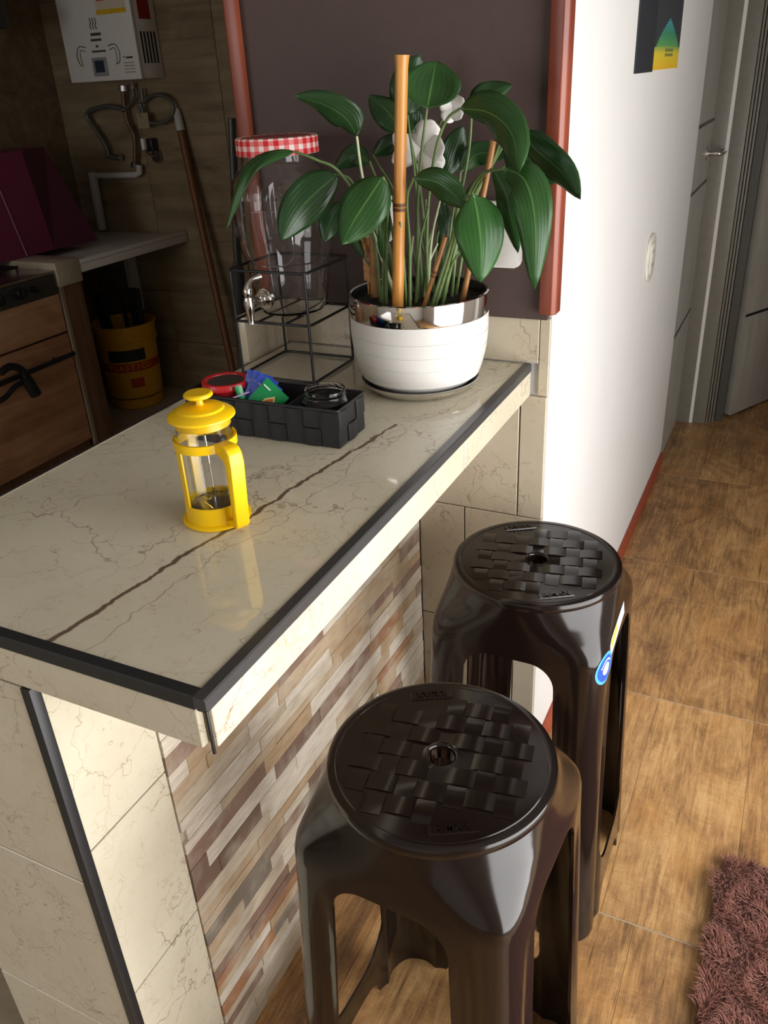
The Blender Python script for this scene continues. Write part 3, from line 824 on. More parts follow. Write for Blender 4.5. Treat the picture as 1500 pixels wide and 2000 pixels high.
# ---------------------------------------------------------------- woven tray and what stands in it
TX0, TX1, TY0, TY1, TH_ = -.447, -.158, .562, .656, .064
TR = thing('woven_tray', 'black woven strap tray with compartments on the countertop', 'tray', ((TX0 + TX1) / 2, (TY0 + TY1) / 2, H), R(1.0))
hx, hy = (TX1 - TX0) / 2, (TY1 - TY0) / 2
M['strap'] = plain('black_strap', (.0085, .009, .011), .5, var=.45, scale=220)
bm = bmesh.new()
bm_box(bm, -hx + .003, hx - .003, -hy + .003, hy - .003, 0.0, .003)
for (a, b, c, d) in [(-hx + .003, hx - .003, -hy + .003, -hy + .006), (-hx + .003, hx - .003, hy - .006, hy - .003), (-hx + .003, -hx + .006, -hy + .003, hy - .003), (hx - .006, hx - .003, -hy + .003, hy - .003)]:
    bm_box(bm, a, b, c, d, .002, TH_ - .003)
bm_obj('liner', bm, M['black_matte'], TR)
for xd in (-.049, .047): box('divider', xd - .002, xd + .002, -hy + .005, hy - .005, .003, TH_ - .006, M['strap'], TR)
rim = rrect(hx - .001, hy - .001, .004, 3)
tube('rim', [(x, y, TH_ - .002) for x, y in rim], .0026, M['strap'], TR, 8, True)
def strap_mesh(key, lw, hh, th):
    if key in tm: return tm[key]
    nx = 8; vs, fs = [], []
    # ribbed bulged block in local (u, n, z)
    for i in range(nx + 1):
        t = -1 + 2 * i / nx
        for j in range(2):
            b = th * (.55 + .45 * (1 - t * t))
            vs.append((t * lw / 2, -b, -hh / 2 if j == 0 else hh / 2))
    for i in range(nx): fs.append((2 * i, 2 * i + 2, 2 * i + 3, 2 * i + 1))
    n0 = len(vs)
    vs += [(-lw / 2, 0, -hh / 2), (-lw / 2, 0, hh / 2), (lw / 2, 0, -hh / 2), (lw / 2, 0, hh / 2)]
    fs += [(n0, 0, 1, n0 + 1), (2 * nx, n0 + 2, n0 + 3, 2 * nx + 1)]
    fs.append(tuple([n0] + [2 * i for i in range(nx + 1)] + [n0 + 2])[::-1]); fs.append(tuple([n0 + 1] + [2 * i + 1 for i in range(nx + 1)] + [n0 + 3]))
    me = bpy.data.meshes.new(key); me.from_pydata(vs, [], fs); me.update(); me.materials.append(M['strap']); tm[key] = me
    return me
def strap_face(n, length, ox, oy, rz):
    lw = length / n
    for i in range(n):
        for j in range(2):
            me = strap_mesh('strap_%d_%.3f_%d' % (n, length, (i + j) % 2), lw * (.99 if (i + j) % 2 else .97), .0285, .0042 if (i + j) % 2 else .0012)
            o = bpy.data.objects.new('weave_strap', me); COL.objects.link(o); o.parent = TR
            u = -length / 2 + (i + .5) * lw
            o.rotation_euler = (0, 0, rz); o.location = (ox + u * math.cos(rz), oy + u * math.sin(rz), .0155 + j * .0295)
            if (i + j) % 2:
                for q in range(3):
                    pass
strap_face(9, 2 * hx - .004, 0, -hy + .003, 0); strap_face(9, 2 * hx - .004, 0, hy - .003, PI)
strap_face(3, 2 * hy - .004, hx - .003, 0, R(90)); strap_face(3, 2 * hy - .004, -hx + .003, 0, R(-90))
# round red tin
RT = thing('red_tin', 'round red tin with dark lid centre in the tray', 'tin', (-.394, .609, H + .0035))
lathe('tin_body', [(0, 0), (.036, 0), (.037, .002), (.037, .060), (0, .060)], plain('tin_red', hexc(150, 26, 32), .3), RT)
lathe('lid_rim', [(.030, .0605), (.0385, .0605), (.040, .062), (.040, .070), (.0385, .0725), (.034, .073), (.031, .0715), (.030, .069)], plain('tin_rim', hexc(190, 34, 40), .3), RT, closed=True)
lathe('lid_centre', [(0, .0605), (.0315, .0605), (.0315, .0705), (0, .0700)], plain('tin_dark', hexc(60, 58, 52), .4), RT)
# tea sachets
def sachet(label, c, wx, hz, rx, ry, rz, mat, pic=None, kind='blue tea sachets in the tray'):
    t_ = thing('tea_sachet', label, 'tea sachet', c, 0, kind)
    t_.rotation_euler = (rx, ry, rz)
    vs, fs = [], []
    n = 6
    for i in range(n + 1):
        for j in range(n + 1):
            u, v_ = -1 + 2 * i / n, -1 + 2 * j / n
            b = .0024 * (1 - u ** 4) * (1 - v_ ** 4)
            vs.append((u * wx / 2, -b, v_ * hz / 2))
    m0 = len(vs); vs += [(x, -y + .0004, z) for x, y, z in vs]
    for i in range(n):
        for j in range(n):
            a = i * (n + 1) + j; fs.append((a, a + n + 1, a + n + 2, a + 1)); fs.append((a + m0, a + 1 + m0, a + n + 2 + m0, a + n + 1 + m0))
    ring_ = [j for j in range(n + 1)] + [i * (n + 1) + n for i in range(1, n + 1)] + [n * (n + 1) + j for j in range(n - 1, -1, -1)] + [i * (n + 1) for i in range(n - 1, 0, -1)]
    for a, b in zip(ring_, ring_[1:] + ring_[:1]): fs.append((a, b, b + m0, a + m0))
    mesh_obj('packet', vs, fs, mat, t_, True)
    if pic == 'leaf':
        p1 = [(0, .017), (.010, .004), (.011, -.010), (0, -.020), (-.011, -.010), (-.010, .004)]
        prism('emblem_border', [(x * 1.0 + .006, z + .001) for x, z in p1], 'y', -.0030, -.0024, plain('emblem_cream', hexc(220, 200, 140), .4), t_)
        prism('emblem', [(x * .75 + .006, z * .75 + .001) for x, z in p1], 'y', -.0034, -.0029, plain('emblem_orange', hexc(190, 110, 40), .4), t_)
        box('print_line', -.020, -.006, -.0030, -.0026, .019, .0215, plain('emblem_white', hexc(210, 230, 214), .4), t_)
    else:
        box('print_line', -.016, .014, -.0030, -.0026, .014, .0165, plain('sachet_pale', hexc(190, 150, 200), .4), t_)
    return t_
BLU, GRN = plain('sachet_blue', hexc(52, 82, 190), .35), plain('sachet_green', hexc(18, 140, 78), .3)
sachet('blue tea sachet at the left of the fanned sachets', (-.337, .612, H + .060), .046, .062, R(-18), R(14), R(8), BLU)
sachet('blue tea sachet in the middle of the fanned sachets', (-.327, .606, H + .060), .046, .062, R(-20), R(24), R(4), BLU)
sachet('blue tea sachet behind the green tea sachet', (-.319, .600, H + .057), .046, .062, R(-22), R(34), R(2), BLU)
sachet('bright green tea sachet with orange emblem in front of the blue ones', (-.306, .590, H + .052), .048, .064, R(-26), R(42), R(4), GRN, 'leaf', 'green tea sachets in the tray')
sachet('thin green tea sachet edge beside the red tin', (-.344, .584, H + .048), .012, .060, R(-6), R(-10), R(50), GRN, None, 'green tea sachets in the tray')
# small glass jar
GJ = thing('glass_jar', 'small empty clear glass jar in the right compartment of the tray', 'jar', (-.206, .613, H + .0035))
lathe('jar_wall', [(0, 0), (.034, 0), (.037, .003), (.037, .056), (.033, .061), (.032, .064), (.0335, .066), (.032, .069), (.0335, .072), (.0325, .075), (.0300, .075), (.0295, .062), (.0345, .055), (.0345, .006), (0, .005)], M['glass'], GJ)

# ---------------------------------------------------------------- drink dispenser on its wire stand
JX, JY = -.432, .901
WS = thing('wire_stand', 'black square wire stand under the glass drink dispenser', 'stand', (JX, JY, H))
hs = .083
def wire_rect(name, z, h_=hs, r=.0027):
    pts = [(x, y, z) for x, y in rrect(h_, h_, .012, 4)]
    tube(name, pts, r, M['wire'], WS, 8, True)
wire_rect('base_ring', .0035); wire_rect('shelf_ring', .112); wire_rect('top_ring', .206)
for sx in (-1, 1):
    for sy in (-1, 1): tube('leg', [(sx * (hs - .003), sy * (hs - .003), .003), (sx * (hs - .003), sy * (hs - .003), .207)], .0027, M['wire'], WS)
for k in (-.03, .03):
    tube('crossbar', [(k, -hs, .112), (k, hs, .112)], .0024, M['wire'], WS)
DJ = thing('drink_dispenser', 'clear glass drink dispenser jar with gingham lid and metal tap', 'drink dispenser', (JX, JY, H + .1155))
outer = [(0, .0), (.048, .0), (.060, .005), (.068, .022), (.0745, .06), (.078, .092), (.086, .12), (.0915, .150), (.0925, .19), (.0915, .222), (.086, .243), (.074, .258), (.068, .264), (.0665, .272), (.0665, .292)]
inner = [(max(r - .0028, 0), z + (.004 if i < 3 else 0)) for i, (r, z) in enumerate(outer)]
lathe('jar_glass', outer + inner[::-1], M['glass'], DJ, 72)
def gingham():
    t = NT('gingham'); p = t.obj(); s = t.n('SeparateXYZ', {0: p})
    a = t.math('MULTIPLY', t.math('ARCTAN2', s.outputs[1], s.outputs[0]), 13 / PI)
    u = t.math('GREATER_THAN', t.math('FRACT', a), .5)
    v = t.math('GREATER_THAN', t.math('FRACT', t.math('MULTIPLY', s.outputs[2], 62.0)), .5)
    k = t.math('MULTIPLY', t.math('ADD', u, v), .5)
    return t.out(t.ramp(k, [(.2, hexc(240, 225, 220)), (.45, hexc(232, 120, 120)), (.8, hexc(205, 30, 40))], 'CONSTANT'), .35)
M['gingham'] = gingham()
ld = lathe('lid', [(.0, .3085), (.060, .3085), (.0640, .3095), (.0700, .3100), (.0728, .3085), (.0735, .306), (.0735, .286), (.0745, .283), (.0735, .2815), (.0700, .2815), (.0700, .300), (0, .300)], M['gingham'], DJ, 72); ld['label'] = 'red and white gingham lid'
lathe('lid_top', [(0, .3078), (.0600, .3078), (.0620, .3092), (.0600, .3096), (0, .3092)], plain('lid_top_red', hexc(150, 70, 66), .4), ld)
# raised moulding outlines on the glass: an arched panel
def on_glass(a, z, off=.0006):
    for (r0, z0), (r1, z1) in zip(outer[:-1], outer[1:]):
        if z0 <= z <= z1 and z1 > z0:
            r = r0 + (r1 - r0) * (z - z0) / (z1 - z0) + off; return (r * math.cos(a), r * math.sin(a), z)
    return (.0925 * math.cos(a), .0925 * math.sin(a), z)
fa = R(-82)
pth = []
for k in range(40):
    t_ = 2 * PI * k / 40; u = math.cos(t_); v_ = math.sin(t_)
    su = math.copysign(abs(u) ** .5, u); sv_ = math.copysign(abs(v_) ** .5, v_)
    pth.append(on_glass(fa + su * .55, .148 + sv_ * .048))
tube('moulded_panel', pth, .0012, M['glass'], DJ, 6, True)
for k in range(7):
    a = fa - .42 + k * .14
    tube('moulded_mark', [on_glass(a - .02, .212), on_glass(a, .226), on_glass(a + .03, .213)], .0011, M['glass'], DJ, 5)
# tap
TA = bpy.data.objects.new('tap', None); COL.objects.link(TA); TA.parent = DJ; TA['label'] = 'silver tap with lever'
sa_ = R(-99); sd = Vector((math.cos(sa_), math.sin(sa_), 0)); so = Vector((0, 0, .040)) + sd * .0735
def along(prof):   # lathe profile along tap axis -> tube with radii
    return [so + sd * d for d, r in prof], [r for d, r in prof]
P_, R__ = along([(-.002, .019), (.004, .019), (.0045, .016), (.010, .016), (.0105, .0125), (.016, .013), (.017, .010), (.022, .011), (.023, .009), (.045, .0085), (.052, .007)])
tube('tap_body', P_, R__, M['chrome'], TA, 20)
e = so + sd * .046
tube('spout', [e + Vector((0, 0, .012)), e + Vector((0, 0, .002)), e + Vector((0, 0, -.012)), e + Vector((0, 0, -.030)), e + Vector((0, 0, -.036))], [.0085, .0105, .0085, .0062, .0068], M['chrome'], TA, 20)
lv = catmull([e + Vector((0, 0, .010)), e + Vector((0, 0, .026)), e - sd * .012 + Vector((0, 0, .040)), e - sd * .030 + Vector((.006, 0, .044))], 6)
tube('lever', lv, [.006 + .002 * math.sin(i * .35) for i in range(len(lv))], M['chrome'], TA, 14)

# ---------------------------------------------------------------- pot, saucer, plant
PX, PY = -.157, .880
SA = thing('plant_saucer', 'round black saucer with polished metal rim under the white pot', 'saucer', (PX, PY, H))
lathe('dish', [(0, .0), (.075, .0), (.093, .003), (.1070, .0165), (.1085, .0205), (.1060, .0205), (.0945, .0085), (.078, .0062), (0, .0062)], M['chrome'], SA, 96)
lathe('dish_liner', [(.0, .0064), (.077, .0066), (.0935, .0088), (.1055, .0204), (.1045, .0212), (.092, .0105), (.077, .0085), (0, .0085)], M['black'], SA, 96)
PT = thing('potted_plant', 'broad-leaved green plant in a white ribbed pot with metallic band', 'potted plant', (PX, PY, H + .0088))
oz = .0088
prof = [(0, .0), (.082, .0), (.0870, .002), (.0985, .014)]
def pot_r(z): return .1235 - .026 * (1 - z / .128) ** 2.6
for z in (.030, .054, .078, .102):
    for dz, dr in ((-.0100, 0), (-.0016, 0), (-.0008, -.0012), (.0008, -.0012), (.0016, 0)): prof.append((pot_r(z + dz) + dr, z + dz))
prof += [(.1230, .118), (.1232, .128), (.1228, .1295), (.1175, .1295), (.1175, .10), (.09, .03), (0, .012)]
lathe('pot', prof, M['pot'], PT, 96, angle=20)
cb = lathe('metal_band', [(.1185, .1298), (.1230, .1298), (.1236, .132), (.1236, .160), (.1232, .1650), (.1210, .1665), (.1180, .1655), (.1175, .16), (.1175, .1305)], M['chrome'], PT, 96, closed=True)
bm = bmesh.new()
rs2 = random.Random(2)
sg = 28
cv = bm.verts.new((0, 0, .150)); rings = []
for q in range(1, 7):
    rings.append([bm.verts.new((.1172 * q / 6 * math.cos(2 * PI * k / sg), .1172 * q / 6 * math.sin(2 * PI * k / sg), .150 + (rs2.uniform(-.005, .005) if q < 6 else -.003))) for k in range(sg)])
for k in range(sg): bm.faces.new((cv, rings[0][k], rings[0][(k + 1) % sg]))
for q in range(5):
    for k in range(sg): bm.faces.new((rings[q][k], rings[q + 1][k], rings[q + 1][(k + 1) % sg], rings[q][(k + 1) % sg]))
bm_obj('soil', bm, M['soil'], PT)
SOILZ = H + oz + .150
def leafm(name, c_dark, c_mid, c_vein):
    t = NT(name); uv = t.n('UVMap'); s = t.n('SeparateXYZ', {0: uv.outputs[0]}); u, v = s.outputs[0], s.outputs[1]
    au = t.math('ABSOLUTE', t.math('MULTIPLY_ADD', u, 2.0, -1.0))
    st = t.math('MULTIPLY_ADD', t.math('SINE', t.math('MULTIPLY', au, 34.0)), .5, .5)
    nz = t.noise(t.obj(), 30, 3)
    c = t.mix(t.math('MULTIPLY', st, .30), c_dark, c_mid)
    c = t.mix(t.math('MULTIPLY', nz.outputs[0], .5), c, c_mid)
    mid = t.math('LESS_THAN', au, t.math('MULTIPLY_ADD', v, -.035, .045))
    c = t.mix(t.math('MULTIPLY', mid, .6), c, c_vein)
    return t.out(c, .33, st, .12, .0015, IOR=1.45, Transmission_Weight=0.0)
LEAFM = [leafm('leaf_green', hexc(30, 64, 27), hexc(46, 86, 36), hexc(98, 138, 72)), leafm('leaf_deep', hexc(22, 50, 23), hexc(36, 70, 31), hexc(74, 110, 56)), leafm('leaf_bright', hexc(38, 80, 34), hexc(58, 106, 46), hexc(108, 148, 82))]
STEM = plain('stem_green', hexc(94, 116, 68), .45, var=.2, scale=60)
STEMP = plain('stem_pale', hexc(196, 208, 166), .45, var=.12, scale=60)
def plant_kid(o):
    o.parent = PT; o.matrix_parent_inverse = Matrix.Translation(PT.location).inverted(); return o
def leaf(mid, hw, y0, y1, tilt=0.0, fold=.25, fat=.42, mi=0, n=14, droop=0.0):
    """mid: midrib in photo pixels; y0..y1: depth of base and tip; hw: half width in pixels; tilt: roll about the midrib"""
    k = len(mid); P = [at(px, py, y=y0 + (y1 - y0) * i / (k - 1)) for i, (px, py) in enumerate(mid)]
    C = catmull(P, 6)
    # resample
    m_ = len(C) - 1
    verts, faces, uvs = [], [], []
    NU = 8
    for i in range(n + 1):
        f = i / n * m_; a = min(int(f), m_ - 1); c = C[a].lerp(C[a + 1], f - a)
        tg = (C[min(a + 1, m_)] - C[max(a - 1, 0)]).normalized()
        vw = (CAM - c).normalized()
        nn = (vw - tg * vw.dot(tg)).normalized()
        nn = (Matrix.Rotation(tilt, 3, tg) @ nn)
        sd_ = tg.cross(nn)
        t = i / n
        sh = (t / fat) ** .55 * 1.0 if t < fat else max(0.0, 1 - ((t - fat) / (1 - fat)) ** 2.1) ** .85
        if t < fat: sh = math.sin(PI / 2 * min(1, t / fat)) ** .6
        hwm = hw * (c - CAM).dot(CF) / FPX
        for j in range(NU + 1):
            u = -1 + 2 * j / NU
            wv_ = .004 * math.sin(t * 9 + u * 3) * abs(u)
            verts.append(c + sd_ * (u * hwm * sh * .98 + 0) - nn * (abs(u) ** 1.6 * hwm * sh * fold - .0) + nn * (-.012 * hwm * 0) + nn * wv_ * sh)
            uvs.append((j / NU, t))
    for i in range(n):
        for j in range(NU):
            a = i * (NU + 1) + j; faces.append((a, a + 1, a + NU + 2, a + NU + 1))
    me = bpy.data.meshes.new('leaf'); me.from_pydata([tuple(v) for v in verts], [], faces); me.update()
    ul = me.uv_layers.new(name='UVMap')
    for lp in me.loops: ul.data[lp.index].uv = uvs[lp.vertex_index]
    o = link('leaf', me, LEAFM[mi], None, True, angle=80)
    sm = o.modifiers.new('thick', 'SOLIDIFY'); sm.thickness = .0007
    plant_kid(o)
    return C[0]
def petiole(base, soil, mids=(), r0=.0032, r1=.0020, pale=False):
    s0 = Vector((PX + soil[0], PY + soil[1], SOILZ - .004))
    pts = [s0] + [at(px, py, y=yy) for px, py, yy in mids] + [base]
    if not mids:
        mdl = s0.lerp(base, .55) + Vector((0, 0, .03)) - (base - s0) * .0
        mdl = Vector((s0.x + (base.x - s0.x) * .38, s0.y + (base.y - s0.y) * .38, s0.z + (base.z - s0.z) * .62))
        pts = [s0, mdl, base]
    c = catmull(pts, 7); n = len(c) - 1
    plant_kid(tube('petiole', c, [r0 + (r1 - r0) * i / n for i in range(n + 1)], STEMP if pale else STEM, None, 7))
leaves = [
    # midrib px, half width, y base, y tip, tilt, fold, fat, mat, soil offset, mids, pale
    ([(697, 266), (676, 232), (634, 205), (575, 187)], 33, .82, .78, -.5, .3, .35, 1, (-.03, -.02), [(735, 470, .85), (708, 345, .83)], True),
    ([(575, 296), (535, 297), (492, 325), (462, 375), (441, 449)], 19, .78, .74, .9, .3, .4, 0, (-.05, .0), [(738, 460, .84), (668, 342, .80), (618, 312, .785)], False),
    ([(660, 340), (618, 375), (578, 418), (549, 470)], 42, .80, .74, -.1, .2, .45, 1, (-.06, -.03), [(730, 470, .83), (690, 360, .815)], False),
    ([(748, 345), (722, 384), (692, 430), (667, 478)], 48, .78, .73, .25, .25, .42, 0, (-.04, -.05), [(755, 480, .82), (758, 380, .79)], False),
    ([(668, 395), (645, 432), (632, 474)], 24, .86, .84, .2, .2, .45, 1, (-.05, .03), [], False),
    ([(796, 225), (802, 172), (818, 106)], 42, .93, .95, .2, .2, .5, 1, (-.01, .04), [], False),
    ([(834, 212), (842, 172), (852, 118)], 60, .86, .90, -.15, -.22, .5, 0, (.0, .0), [(815, 420, .865), (822, 310, .86)], False),
    ([(784, 255), (755, 216), (720, 185)], 30, .90, .92, .3, .3, .45, 1, (-.03, .03), [], False),
    ([(800, 262), (800, 225), (812, 180)], 27, .93, .95, 0, .3, .45, 1, (.0, .05), [], False),
    ([(922, 210), (948, 186), (1000, 165)], 26, .92, .94, -.2, .3, .4, 1, (.03, .03), [(890, 430, .90), (915, 300, .915)], False),
    ([(898, 212), (955, 220), (1000, 262), (1013, 340)], 40, .84, .76, .35, .3, .42, 0, (.02, -.01), [(835, 420, .86), (850, 300, .85), (872, 235, .845)], False),
    ([(1012, 258), (1052, 298), (1095, 335), (1134, 390)], 34, .86, .82, .5, .35, .42, 1, (.05, .03), [(900, 440, .91), (960, 320, .89), (985, 265, .87)], False),
    ([(985, 280), (1035, 325), (1092, 352)], 38, .93, .92, .1, .25, .45, 1, (.05, .05), [], False),
    ([(985, 328), (1025, 352), (1045, 430), (1044, 568)], 41, .80, .74, -.15, .2, .45, 0, (.04, -.04), [(890, 450, .86), (930, 350, .83)], False),
    ([(962, 328), (985, 372), (998, 425), (1012, 495)], 25, .84, .80, .3, .25, .45, 0, (.05, -.01), [(900, 440, .87), (930, 360, .86)], False),
    ([(925, 380), (934, 425), (940, 485), (938, 552)], 50, .77, .74, -.1, .28, .42, 2, (.05, -.05), [(885, 480, .80), (905, 395, .78)], False),
    ([(808, 348), (850, 355), (885, 378), (905, 406)], 28, .80, .77, .2, .25, .42, 0, (.01, -.06), [(800, 480, .83), (795, 390, .81)], False),
    ([(872, 345), (888, 295), (905, 245)], 28, .96, .98, .2, .2, .45, 1, (.02, .06), [], False),
    ([(722, 315), (690, 303), (652, 328)], 22, .93, .92, .2, .3, .45, 1, (-.05, .04), [], False),
    ([(728, 302), (758, 283), (795, 262)], 18, .95, .96, 0, .3, .45, 1, (-.02, .06), [], False),
    ([(749, 510), (751, 450), (758, 390)], 13, .82, .80, .2, .5, .45, 0, (-.045, -.05), [], False),
    ([(888, 480), (905, 425), (930, 345)], 14, .90, .92, .3, .4, .45, 1, (.03, .02), [], False),
    ([(900, 335), (935, 300), (995, 305)], 24, .96, .97, .2, .2, .45, 1, (.04, .06), [], False),
    ([(712, 505), (690, 440), (702, 385)], 14, .86, .86, .5, .4, .45, 1, (-.07, .0), [], False),
    ([(860, 500), (870, 440), (862, 380)], 16, .94, .95, .2, .4, .45, 1, (.02, .05), [], False),
]
for (mid, hw, y0, y1, tl, fo, fat, mi, soil, mids, pale) in leaves:
    b = leaf(mid, hw, y0, y1, tl, fo, fat, mi)
    petiole(b, soil, mids, pale=pale)
rs3 = random.Random(21)
for k in range(20):     # bare stems and shed leaf stalks crowding the pot
    a = rs3.uniform(0, 2 * PI); q = rs3.uniform(.01, .07)
    s0 = (q * math.cos(a), q * math.sin(a))
    tip = Vector((PX + s0[0] * 2.0 + rs3.uniform(-.03, .03), PY + s0[1] * 1.5, SOILZ + rs3.uniform(.07, .17)))
    petiole(tip, s0, [], .003, .0015, pale=k % 3 == 0)
# bamboo stakes
def stake(label, p0, p1, r, nodes, flare=True):
    st = thing('bamboo_stake', label, 'stake', p0, 0, 'bamboo stakes in the plant pot')
    d = Vector(p1) - Vector(p0); ln = d.length
    st.rotation_euler = d.to_track_quat('Z', 'Y').to_euler()
    prof = [(0, 0), (r, 0)]
    for f in nodes: prof += [(r * .97, ln * f - .004), (r * 1.12, ln * f), (r * .97, ln * f + .004)]
    prof += [(r, ln * .96), (r * (1.18 if flare else 1), ln), (r * .75, ln), (r * .7, ln - .006), (0, ln - .006)]
    lathe('cane', prof, M['bamboo'] if flare and r > .006 else M['bamboo_old'], st, 20)
    for f in nodes: band('node_ring', r * .98, r * 1.09, ln * f - .006, ln * f + .006, M['bamboo_node'], st, 20)
b0 = at(775, 566, y=.805); b1 = at(785, 107, y=.805)
stake('thick tall bamboo stake standing in front of the leaves', (b0.x, b0.y, SOILZ - .002), b1, .0098, [.44])
stake('slender bamboo stake at the right behind the drooping leaves', (PX + .082, PY + .0, SOILZ - .002), at(964, 275, y=.88), .0050, [.55])
stake('short thin bamboo stake rising from the soil at the right', (PX + .032, PY - .055, SOILZ - .002), at(870, 462, y=.82), .0038, [.5], False)
stake('short stout bamboo stake at the left rim of the pot', (PX - .082, PY - .01, SOILZ - .002), at(728, 415, y=.87), .0075, [], False)
tg_ = thing('plant_tag', 'small patterned plant tag stuck in the left of the pot', 'plant tag', (PX - .098, PY + .0, SOILZ - .003))
box('stick', -.0015, .0015, -.001, .001, 0, .1, M['bamboo'], tg_)
box('card', -.007, .007, -.002, -.001, .03, .105, plain('tag_print', hexc(170, 120, 60), .5, var=.8, scale=90), tg_)

# ---------------------------------------------------------------- orchid
OR = thing('orchid', 'white orchid blossoms on a stem among the plant leaves', 'orchid', (PX + .0, PY + .075, SOILZ - .002))
def oadd(o): o.parent = OR; o.matrix_parent_inverse = Matrix.Translation(OR.location).inverted(); return o
ostem = catmull([OR.location, at(815, 430, y=.965), at(825, 320, y=.975), at(868, 225, y=.975), at(890, 190, y=.97)], 8)
oadd(tube('orchid_stem', ostem, .0022, STEM, None, 7))
PETAL = plain('orchid_petal', (.78, .76, .73), .5, var=.04, scale=30)
def petal(cpx, cpy, tx, ty, hw, yy, parent):
    C0 = at(cpx, cpy, y=yy); C1 = at(tx, ty, y=yy - .012)
    vs, fs = [], []; n = 8; vw = (CAM - C0).normalized(); d = C1 - C0; sd_ = d.cross(vw).normalized(); hwm = hw * .0009
    for i in range(n + 1):
        t = i / n; w_ = hwm * math.sin(PI * min(1, .08 + t * .92)) ** .6 if t < 1 else 0.0
        w_ = hwm * max(0, 1 - (2 * t - 1.1) ** 2 * (.82 if t < .55 else 1.2)) ** .5
        for j in range(5):
            u = -1 + j / 2; vs.append(C0 + d * t + sd_ * u * w_ + vw * (.004 * (1 - u * u) + .006 * t * t))
    for i in range(n):
        for j in range(4): a = i * 5 + j; fs.append((a, a + 1, a + 6, a + 5))
    o = mesh_obj('petal', vs, fs, PETAL, None, True, angle=80)
    md = o.modifiers.new('thick', 'SOLIDIFY'); md.thickness = .0006
    o.parent = parent; return o
for fi, (c, ps, yy) in enumerate([((822, 292), [(845, 235, 26), (768, 262, 22), (868, 288, 24), (766, 316, 20), (858, 342, 22)], .955), ((884, 212), [(905, 192, 14), (862, 196, 15), (900, 232, 12), (868, 238, 14)], .95), ((840, 330), [(862, 300, 18), (850, 345, 16), (812, 335, 16)], .96)]):
    fl = oadd(bpy.data.objects.new('blossom', None)); COL.objects.link(fl)
    fl.matrix_parent_inverse = Matrix.Translation(OR.location).inverted()
    for tx, ty, hw in ps: petal(c[0], c[1], tx, ty, hw, yy, fl)
# pale pockets fixed to the board behind the plant
for lab, (pl, pr_, pt_, pb) in [('pale rounded wall pocket on the board behind the right leaves', (948, 1020, 395, 521)), ('pale rounded wall pocket on the board behind the left stems', (698, 762, 385, 472))]:
    A = at(pl, pb, y=1.03); B = at(pr_, pt_, y=1.03)
    wp = thing('wall_pocket', lab, 'wall pocket', ((A.x + B.x) / 2, 1.0395, A.z), 0, 'wall pockets on the board')
    hw_, hz_ = abs(B.x - A.x) / 2, (B.z - A.z)
    prism('pocket', [(x, z + hz_ / 2) for x, z in rrect(hw_, hz_ / 2, .012)], 'y', -.012, 0, M['pot'], wp, bev=.003)
    prism('lip', [(x, z) for x, z in [(-hw_, hz_ - .006), (hw_, hz_ - .006), (hw_, hz_ + .002), (-hw_, hz_ + .002)]], 'y', -.015, 0, M['pot'], wp, bev=.001)

# ---------------------------------------------------------------- kitchen beyond the counter
FX = -2.50
CB = thing('stove_cabinet', 'wood-fronted cabinet with bar handle below the cooktop', 'cabinet', (-2.85, 1.6, 0))
def cadd(o, p=None):
    p = p or CB; o.parent = p; o.matrix_parent_inverse = Matrix.Translation(p.location).inverted(); return o
cadd(box('carcass', -3.195, FX - .02, .6, 2.235, 0, .775, M['post_wood']))
cadd(box('drawer_front', FX - .02, FX, .602, 2.232, .607, .775, M['cab_wood'], bev=.002))
dr = cadd(box('door_front', FX - .02, FX, .602, 2.232, .08, .597, M['cab_wood'], bev=.002))
hb = tube('handle', [(FX + .045, 1.30, .505), (FX + .045, 2.20, .515)], .011, M['black'], None, 12); cadd(hb)
for y in (1.35, 2.12): cadd(tube('handle_post', [(FX - .001, y, .508), (FX + .045, y, .508)], .008, M['black'], None, 10))
PO2 = thing('corner_post', 'brown wooden end post with beige tiled top beside the bucket', 'post', (-2.6, 2.31, 0))
cadd(box('post_board', -2.66, FX + .004, 2.262, 2.375, 0, .80, M['post_wood'], bev=.002), PO2)
cadd(box('edge_strip', FX - .01, FX + .008, 2.240, 2.262, 0, .80, plain('edge_strip', hexc(150, 132, 112), .4), bev=.002), PO2)
cadd(box('tiled_top', -3.195, FX + .012, 2.238, 2.382, .80, .905, M['marble_pillar'], bev=.003), PO2)
CK = thing('cooktop', 'stainless cooktop with black knobs and wire grate at the left edge', 'cooktop', (-2.8, 1.7, .775))
cadd(box('top_plate', -2.98, FX + .004, .8, 2.23, .862, .876, M['steel'], bev=.003), CK)
cadd(box('body', -2.97, FX - .005, .82, 2.22, .776, .862, M['black']), CK)
cadd(box('control_panel', FX - .005, FX + .006, .82, 2.225, .778, .862, plain('panel_grey', (.10, .105, .11), .3, .6), bev=.002), CK)
for y, r in ((2.015, .026), (2.098, .014), (1.90, .026), (1.78, .026)):
    k = cadd(tube('knob', [(FX + .005, y, .824), (FX + .02, y, .824), (FX + .034, y, .824)], [r, r, r * .85], M['black'], None, 24), CK)
    cadd(box('knob_grip', FX + .032, FX + .042, y - .004, y + .004, .824 - r * .8, .824 + r * .8, M['black'], bev=.001), CK)
for dx in (-.07, -.13, -.19):
    cadd(tube('grate_bar', catmull([(FX + dx, 1.72, .878), (FX + dx, 1.74, .915), (FX + dx, 1.86, .917), (FX + dx, 2.08, .917), (FX + dx, 2.10, .878)], 4), .005, M['black'], None, 8), CK)
cadd(tube('grate_ring', [(FX - .05, 1.75, .916), (FX - .05, 2.09, .916), (FX - .21, 2.09, .916), (FX - .21, 1.75, .916)], .005, M['black'], None, 8, True), CK)
